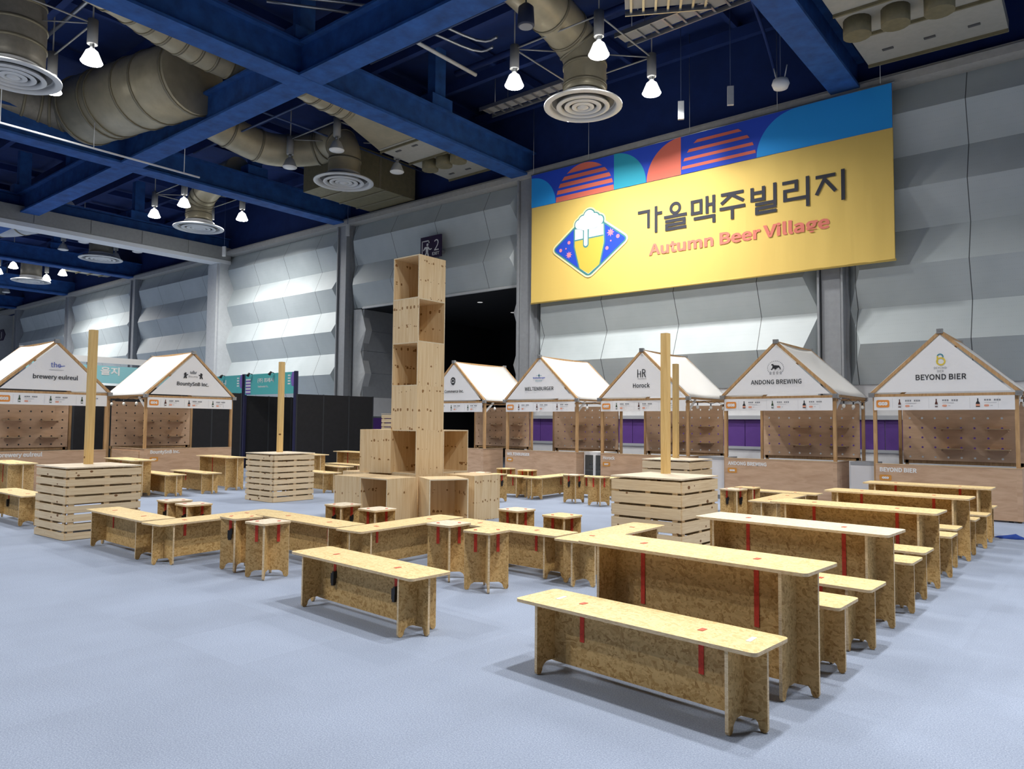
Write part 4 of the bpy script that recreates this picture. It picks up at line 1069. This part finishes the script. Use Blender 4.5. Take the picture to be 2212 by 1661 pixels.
# ================================================================== CEILING EQUIPMENT
def make_diffuser(x, y, z, label):
    root = empty('ceiling_diffuser', (x, y, z), 0, label, 'air diffuser', 'round ceiling diffusers')
    m = MB().lathe([(.97, .02), (.97, .05), (.55, .22), (.55, .30)], n=40); m.lathe([(.97, .02), (.84, 0), (.80, .06), (.80, .12)], n=40); m.build('outer_ring', 'diff', root)
    MB().lathe([(.81, .13), (.02, .16)], n=40).build('gap', 'diffdk', root)
    for r in (.66, .46, .28): MB().lathe([(r, 0.01), (r-.10, -.015), (r-.13, .05), (r-.12, .12), (r-.015, .05), (r, .01)], n=36).build('cone_ring', 'diff', root)
    MB().lathe([(.14, .0), (.08, -.03), (.005, -.035)], n=24).build('centre_cap', 'diff', root)
    return root
LAMPS = []
def lamp_proto(on):
    root = empty('pendant_lamp', (0, 0, 0), 0, 'lamp', 'lamp')
    MB().tube([(0, 0, .56), (0, 0, 2.55)], .018, 6).build('rod', 'lampgrey', root)
    MB().tube([(0, 0, .0), (0, 0, .58)], .115, 12).build('ballast', 'lampgrey', root)
    m = MB().tube([(0, 0, -.10), (0, 0, 0)], .05, 8)
    for s in (-1, 1): m.bar((s*.07, 0, .0), (s*.06, 0, -.14), .015, .03)
    m.build('socket', 'steel', root)
    r = MB().lathe([(.07, -.12), (.13, -.17), (.235, -.42)], n=20); r.lathe([(.065, -.125), (.125, -.175), (.230, -.42)], n=20); r.build('reflector', 'reflon' if on else 'reflector', root)
    MB().lathe([(.232, -.415), (.22, -.44), (.14, -.465), (.002, -.475)], n=20).build('lens', 'lampon' if on else 'lampoff', root)
    if on:
        ld = bpy.data.lights.new('lamp_light', 'AREA'); ld.shape = 'DISK'; ld.size = .44; ld.energy = LAMP_W; ld.color = LAMP_COL; ld.spread = math.radians(150)
        lo_ = bpy.data.objects.new('lamp_light', ld); COL.objects.link(lo_); lo_.location = (0, 0, -.50); lo_.parent = root
    return root
lon, loff = lamp_proto(True), lamp_proto(False)
for p in (lon, loff): KID[p.name] = kids(p)
lused = set()
def put_lamp(on, x, y, z, label, group):
    pr = lon if on else loff; f = pr.name not in lused; lused.add(pr.name)
    return place_copy(pr, f, (x, y, z), 0, label, group)
def frame(cx, cy, z, h, label):
    m = MB(); c = [(cx-h, cy-h, z), (cx+h, cy-h, z), (cx+h, cy+h, z), (cx-h, cy+h, z)]
    for k in range(4 if cx != -19.35 or cy < 10 else 2): m.tube([c[k], c[(k+1) % 4]], .022, 6)
    for k in (0, 2):
        a = Vector(c[k]); b = Vector((cx, cy, z)); d = (a-b).normalized(); m.tube([a, b+d*.62], .018, 6)
    tag(m.build('lamp_frame', 'lampgrey'), label, 'lamp frame', 'square lamp frames')
LZ = 10.30   # ballast base height; lens about .47 lower
H_ = 1.22
CL = [  # cx, cy, lit, words for the place
 (-9.95, 14.9, True, 'the diffuser left of the yellow banner'),
 (-19.35, 14.9, False, 'the diffuser above the crate tower'),
 (-28.75, 14.9, True, 'the diffuser just before the grey bulkhead'),
 (-38.2, 14.9, False, 'the first diffuser beyond the grey bulkhead'),
 (-47.6, 14.9, True, 'the second diffuser beyond the grey bulkhead'),
 (-57.0, 14.9, False, 'the farthest diffuser at the left'),
 (-19.35, 5.5, True, 'the large diffuser nearest the camera')]
CORN = ((-1, -1, 'left front'), (1, -1, 'right front'), (1, 1, 'right rear'), (-1, 1, 'left rear'))
for cx, cy, on, w in CL:
    for sx, sy, nm in CORN:
        if (cx, cy) == (-19.35, 14.9) and nm == 'left rear': continue
        put_lamp(on, cx+sx*H_, cy+sy*H_, LZ, '%s pendant lamp at the %s corner around %s' % ('glowing' if on else 'unlit', nm, w), 'pendant lamps')
    frame(cx, cy, LZ+.5, H_, 'thin square rod frame joining the lamps around '+w)
    make_diffuser(cx-.05, cy+.05, 9.45, 'white round ringed air diffuser, '+w.replace('the ', 'the one ', 1).replace('diffuser ', ''))
for cx, cy in ((-38.2, 5.5), (-.5, 5.5), (8.9, 14.9), (-9.95, -3.9), (-57.0, 5.5)):
    for sx, sy, nm in CORN:
        put_lamp(True, cx+sx*H_, cy+sy*H_, LZ, 'glowing pendant lamp of the hall outside the picture', 'pendant lamps outside the picture')
# ---- ducts
def ribs(pts, r, label, name='air_duct', mat='duct', ring_at=(), ring_r=1.02, n=28, group='ceiling ducts'):
    root = empty(name, pts[0], 0, label, 'duct', group); o = Vector(pts[0])
    P = [Vector(p)-o for p in pts]
    MB().tube(P, r, n).build('duct_body', mat, root)
    for i, t in ring_at:
        a, b = P[i], P[i+1]; d = (b-a).normalized(); c = a.lerp(b, t); ra = r if not isinstance(r, (list, tuple)) else r[i]*(1-t)+r[i+1]*t
        MB().tube([c-d*.035, c+d*.035], ra*ring_r+.012, n).build('flange', 'ring', root)
    return root
def smooth(pts, n=6):
    P = [Vector(p) for p in pts]; out = []
    for i in range(len(P)-1):
        p0, p1, p2, p3 = P[max(i-1, 0)], P[i], P[i+1], P[min(i+2, len(P)-1)]
        for k in range(n):
            t = k/n; out.append(.5*((2*p1)+(p2-p0)*t+(2*p0-5*p1+4*p2-p3)*t*t+(-p0+3*p1-3*p2+p3)*t**3))
    out.append(P[-1]); return out
def rings(n0, n1, k): return [(n0+(n1-n0)*i/k, .5) for i in range(k)]
ribs([(-23.7, 8.68, 10.85), (-21.2, 9.15, 10.85), (-18.95, 9.58, 10.85)], .98, 'huge beige air duct with dark ring flanges at the upper left', ring_at=[(0, .06), (0, .46), (0, .58), (1, .06), (1, .40), (1, .95)])
p = smooth([(-25.5, 5.0, 10.9), (-24.6, 6.6, 10.9), (-24.4, 7.9, 10.85), (-23.95, 8.56, 10.85)]); ribs(p, .62, 'darker ribbed duct entering the huge beige duct from the left', mat='ductdk', ring_at=[(i, .5) for i in range(2, len(p)-1, 2)])
p = smooth([(-16.0, 1.2, 11.1), (-16.3, 3.2, 11.1), (-16.95, 6.4, 11.1), (-17.5, 7.9, 11.08), (-17.8, 9.3, 11.05), (-17.8, 10.5, 11.05)]); ribs(p, [.60-.012*i if i < 14 else .43 for i in range(len(p))], 'pale tapering duct running over the huge beige duct beside the blue beam', ring_at=[(i, .5) for i in range(12, len(p)-1, 2)])
p = smooth([(-19.4, 14.95, 9.76), (-19.4, 14.95, 10.5), (-19.8, 14.9, 10.95), (-20.7, 14.7, 10.8), (-21.4, 13.4, 10.6), (-21.5, 11.9, 10.8), (-21.3, 10.8, 10.95)]); ribs(p, .52, 'ribbed beige duct curving down to the diffuser above the crate tower', ring_at=[(i, .5) for i in (3, 9, 15, 17, 21, 25, 29)])
p = smooth([(-9.95, 14.95, 9.76), (-9.98, 14.95, 10.7), (-10.1, 14.6, 11.15), (-10.0, 13.4, 11.3), (-9.8, 11.6, 11.3), (-9.8, 8.5, 11.3)]); ribs(p, .53, 'beige duct curving down to the diffuser left of the yellow banner', ring_at=[(1, .5), (4, .5), (9, .5), (13, .5), (17, .5)])
p = smooth([(-28.8, 14.95, 9.76), (-28.8, 14.95, 10.4), (-28.3, 14.9, 10.8), (-27.4, 14.7, 10.9), (-26.3, 14.5, 10.9), (-24.9, 14.4, 10.9)]); ribs(p, .50, 'grey duct bending down to the diffuser before the blue ceiling patch', ring_at=[(2, .5), (6, .5), (9, .5), (13, .5)])
p = smooth([(-19.4, 5.55, 9.76), (-19.4, 5.55, 10.9), (-19.4, 5.4, 11.3), (-19.6, 4.6, 11.5), (-19.8, 2.5, 11.5)]); ribs(p, .62, 'dark wide duct above the diffuser cut by the left picture edge', mat='ductdk', ring_at=[(2, .5), (4, .5), (8, .5)])
p = smooth([(-38.25, 14.95, 9.76), (-38.25, 14.95, 11.0)], 3); ribs(p, .52, 'short dark duct above the first diffuser beyond the bulkhead', mat='ductdk', ring_at=[(1, .5)])
p = smooth([(-47.65, 14.95, 9.76), (-47.65, 14.95, 11.0)], 3); ribs(p, .52, 'short dark duct above the second diffuser beyond the bulkhead', mat='ductdk')
p = smooth([(-39.5, 9.5, 10.4), (-38.4, 10.9, 10.4), (-37.4, 11.4, 10.45), (-36.2, 11.9, 10.5), (-35.4, 12.6, 10.7)]); ribs(p, .62, 'pale duct with dark bands beyond the grey bulkhead at the left', mat='lgrey', ring_at=[(5, .5), (11, .5), (15, .5)])
ribs(smooth([(-16.6, 10.9, 10.85), (-16.85, 12.2, 10.83), (-16.88, 13.15, 10.82)]), .50, 'ribbed duct leading to the flat plenum beside the blue beam', ring_at=[(i, .5) for i in (2, 4, 6, 8, 10)])
# flat transition + perforated units with three round spigots
def slab_unit(quad, z, h, label, spig, seams):
    root = empty('ceiling_unit', (quad[0][0], quad[0][1], z), 0, label, 'ceiling unit', 'ceiling units with round spigots')
    q = [(a-quad[0][0], b-quad[0][1]) for a, b in quad]
    MB().prism(q, lambda u, v, w: (u, v, h/2+w), h).build('casing', 'tray', root)
    a, b, c, d = [Vector(x) for x in q]
    for t in seams:
        p0 = a.lerp(d, t); p1 = b.lerp(c, t); MB().bar((p0.x, p0.y, -.03), (p1.x, p1.y, -.03), .05, .07).build('rail', 'plen', root)
    for s, t in spig:
        p0 = a.lerp(b, s); p1 = d.lerp(c, s); p_ = p0.lerp(p1, t); MB().tube([(p_.x, p_.y, -.34), (p_.x, p_.y, 0)], .27, 16).build('spigot', 'plen', root)
    for s in (.2, .5, .8):
        for t in (.12, .85):
            p0 = a.lerp(b, s); p1 = d.lerp(c, s); p_ = p0.lerp(p1, t); MB().box((p_.x, p_.y, -.01), (.22, .08, .02)).build('slot', 'diffdk', root)
    return root
slab_unit([(-18.0, 15.2), (-15.5, 15.2), (-15.6, 18.75), (-18.2, 18.75)], 10.3, .25, 'flat grey ceiling unit with three round spigots above the EXIT sign wall', [(.3, .47), (.55, .47), (.8, .47)], [.03, .40, .58, .97])
MB_t = MB(); 
MB_t.v += [(-17.4, 13.2, 10.55), (-16.35, 13.2, 10.55), (-15.5, 15.2, 10.32), (-18.0, 15.2, 10.32), (-17.4, 13.2, 11.1), (-16.35, 13.2, 11.1), (-15.5, 15.2, 10.6), (-18.0, 15.2, 10.6)]
for f in ((0, 1, 2, 3), (7, 6, 5, 4), (0, 4, 5, 1), (1, 5, 6, 2), (2, 6, 7, 3), (3, 7, 4, 0)): MB_t.face(f)
tag(MB_t.build('duct_transition', 'duct'), 'flat beige duct transition widening toward the ceiling unit with spigots', 'duct', 'ceiling ducts')
slab_unit([(-4.25, 13.4), (-1.45, 13.4), (-1.5, 18.4), (-4.2, 18.3)], 10.0, .25, 'flat grey ceiling unit with round spigots at the upper right corner', [(.12, .52), (.38, .52), (.66, .52)], [.05, .42, .66, .97])
slab_unit([(-46.8, 16.2), (-43.3, 16.2), (-43.3, 18.7), (-46.8, 18.7)], 10.2, .25, 'flat grey ceiling unit far beyond the bulkhead', [], [.03, .3, .55, .8])
pl = empty('duct_plenum', (-21.2, 17.1, 9.9), 0, 'large brown rectangular duct box behind the diffuser above the crate tower', 'duct box')
MB().bb(-1.3, 1.25, -1.55, 1.55, 0, 1.25).build('casing', 'plen', pl)
for yy in (-.75, .1, .9): MB().bb(-1.34, 1.29, yy-.03, yy+.03, -.03, .02).build('seam', 'ring', pl)
MB().bb(1.25, 1.27, -.2, -.1, .0, 1.25).build('seam', 'ring', pl)
# cable trays (ladders)
def ladder(p, q, w, label, rungs, mat='steel'):
    root = empty('cable_tray', p, 0, label, 'cable tray', 'cable trays'); d = Vector(q)-Vector(p); L = d.length; dn = d.normalized(); s = dn.cross(Vector((0, 0, 1))).normalized()*w/2
    m = MB()
    for k in (-1, 1): m.bar(tuple(s*k), tuple(d+s*k), .03, .11)
    for i in range(rungs): c = dn*(L*(i+.5)/rungs); m.bar(tuple(c-s), tuple(c+s), .05, .03)
    m.build('ladder', mat, root)
    for t in (.15, .85):
        for k in (-1, 1): a = d*t+s*k; MB().tube([tuple(a), (a.x, a.y, HC-p[2])], .012, 5).build('hanger_rod', mat, root)
    m = MB().bar((0, 0, .04), tuple(d+Vector((0, 0, .04))), w*.62, .03)
    m.build('cables', 'lampgrey', root); return root
ladder((-14.8, 16.75, 11.2), (-10.6, 16.75, 11.2), .6, 'ladder-like cable tray left of the diffuser near the yellow banner', 12)
ladder((-9.3, 15.6, 11.2), (-6.0, 15.5, 11.2), .6, 'ladder-like cable tray right of the diffuser near the yellow banner', 9)
ladder((-7.9, 13.4, 10.6), (-6.3, 14.3, 10.6), .7, 'bright short cable tray with pale cables at the top edge, right of the centre', 7)
# pipes
def pipe(pts, r, label, mat='pipe'):
    o = MB().tube(smooth(pts, 4) if len(pts) > 2 else pts, r, 8).build('pipe', mat); return tag(o, label, 'pipe', 'ceiling pipes')
pipe([(-14.7, 12.1, 10.9), (-5.3, 12.1, 10.9)], .03, 'long thin pipe crossing under the ceiling left of the yellow banner')
pipe([(-14.6, 9.0, 11.1), (-12.9, 11.4, 11.1), (-12.4, 13.5, 11.1), (-11.9, 13.7, 11.1)], .035, 'left of two bent conduits above the picture centre', 'steel')
pipe([(-14.2, 9.0, 11.1), (-12.5, 11.2, 11.1), (-12.0, 13.2, 11.1), (-11.5, 13.4, 11.1)], .035, 'right of two bent conduits above the picture centre', 'steel')
pipe([(-14.7, 15.3, 11.85), (-5.3, 15.3, 11.85)], .09, 'thick blue sprinkler pipe above the diffuser near the banner', 'deck')
pipe([(-24.0, 6.9, 11.74), (-15.3, 6.9, 11.74)], .05, 'pale pipe above the glowing lamps at the upper left', 'steel')
pipe([(-24.0, 12.2, 10.7), (-15.3, 12.2, 10.7)], .03, 'thin pipe above the unlit lamps, crossing the dark bay')
pipe([(-19.6, 10.6, 10.9), (-19.6, 18.8, 10.9)], .03, 'thin pipe running toward the back wall above the unlit lamps')
pipe([(-13.1, 10.6, 11.0), (-13.1, 14.4, 11.0)], .05, 'pale straight pipe left of the small ceiling speaker', 'lgrey')
pipe([(-5.9, 15.0, 11.2), (-6.2, 17.0, 10.9), (-6.5, 18.6, 10.6)], .04, 'blue cable pipe hanging toward the yellow banner', 'deck')
# hanging light track at the left
tr = empty('hanging_track', (-22.0, 5.0, 9.2), 0, 'thin white rail hanging on rods below the left blue beam', 'rail')
MB().bb(-.025, .025, 0, 6.4, 0, .04).build('rail', 'white', tr)
for yy, hz in ((1.05, 3.1), (3.3, .76), (5.9, 3.1)): MB().tube([(0, yy, .04), (0, yy, hz)], .012, 6).build('rod', 'white', tr)
# small ceiling devices
sp = empty('ceiling_speaker', (-9.65, 12.2, 10.2), 0, 'small dark blue hanging speaker at the top edge, picture centre', 'speaker')
MB().lathe([(.17, 0), (.19, .03), (.17, .42), (.08, .50)], n=16, cap0=True, cap1=True).build('housing', 'speaker', sp); MB().lathe([(.15, -.005), (.002, -.008)], n=16).build('grille', 'inkgrey', sp); MB().tube([(0, 0, .5), (0, 0, .62)], .02, 6).build('rod', 'speaker', sp)
def sensor(x, y, z, label, kind):
    r = empty('wireless_sensor' if kind else 'access_point', (x, y, z), 0, label, 'sensor')
    if kind: MB().box((0, 0, 0), (.15, .08, .46), .5).build('housing', 'lgrey', r); MB().tube([(0, 0, .22), (0, 0, HC-z)], .010, 5).build('wire', 'pipe', r)
    else:
        MB().lathe([(.02, -.12), (.16, -.10), (.20, 0), (.17, .10), (.05, .14)], n=18, cap0=True, cap1=True).build('housing', 'white', r)
        for s in (-.09, .09): MB().tube([(s, 0, .12), (s*1.7, 0, .42)], .014, 6).build('antenna', 'white', r)
        MB().tube([(0, 0, .14), (0, 0, HC-z)], .012, 5).build('wire', 'pipe', r)
sensor(-8.32, 16.9, 9.6, 'left of two slim grey boxes hanging above the yellow banner', True)
sensor(-7.0, 16.87, 9.6, 'right of two slim grey boxes hanging above the yellow banner', True)
sensor(-5.8, 16.9, 9.55, 'white round device with two antennas above the yellow banner', False)
sensor(-23.3, 18.2, 9.2, 'small grey box hanging near the back wall left of the EXIT sign', True)
sensor(-31.5, 17.6, 9.4, 'small grey box hanging beside the grey bulkhead', True)
# downlights in the dark opening
for x, yy, wd in ((-16.0, 20.5, 'right front'), (-18.3, 20.5, 'left front'), (-16.6, 22.6, 'right middle'), (-18.9, 23.2, 'left middle'), (-16.2, 25.0, 'farthest')):
    o = MB().tube([(x, yy, DOOR[2]-.012), (x, yy, DOOR[2]-.002)], .10, 14).build('downlight', 'downl'); tag(o, '%s small round downlight in the dark ceiling of the wall opening' % wd, 'downlight', 'downlights in the opening')
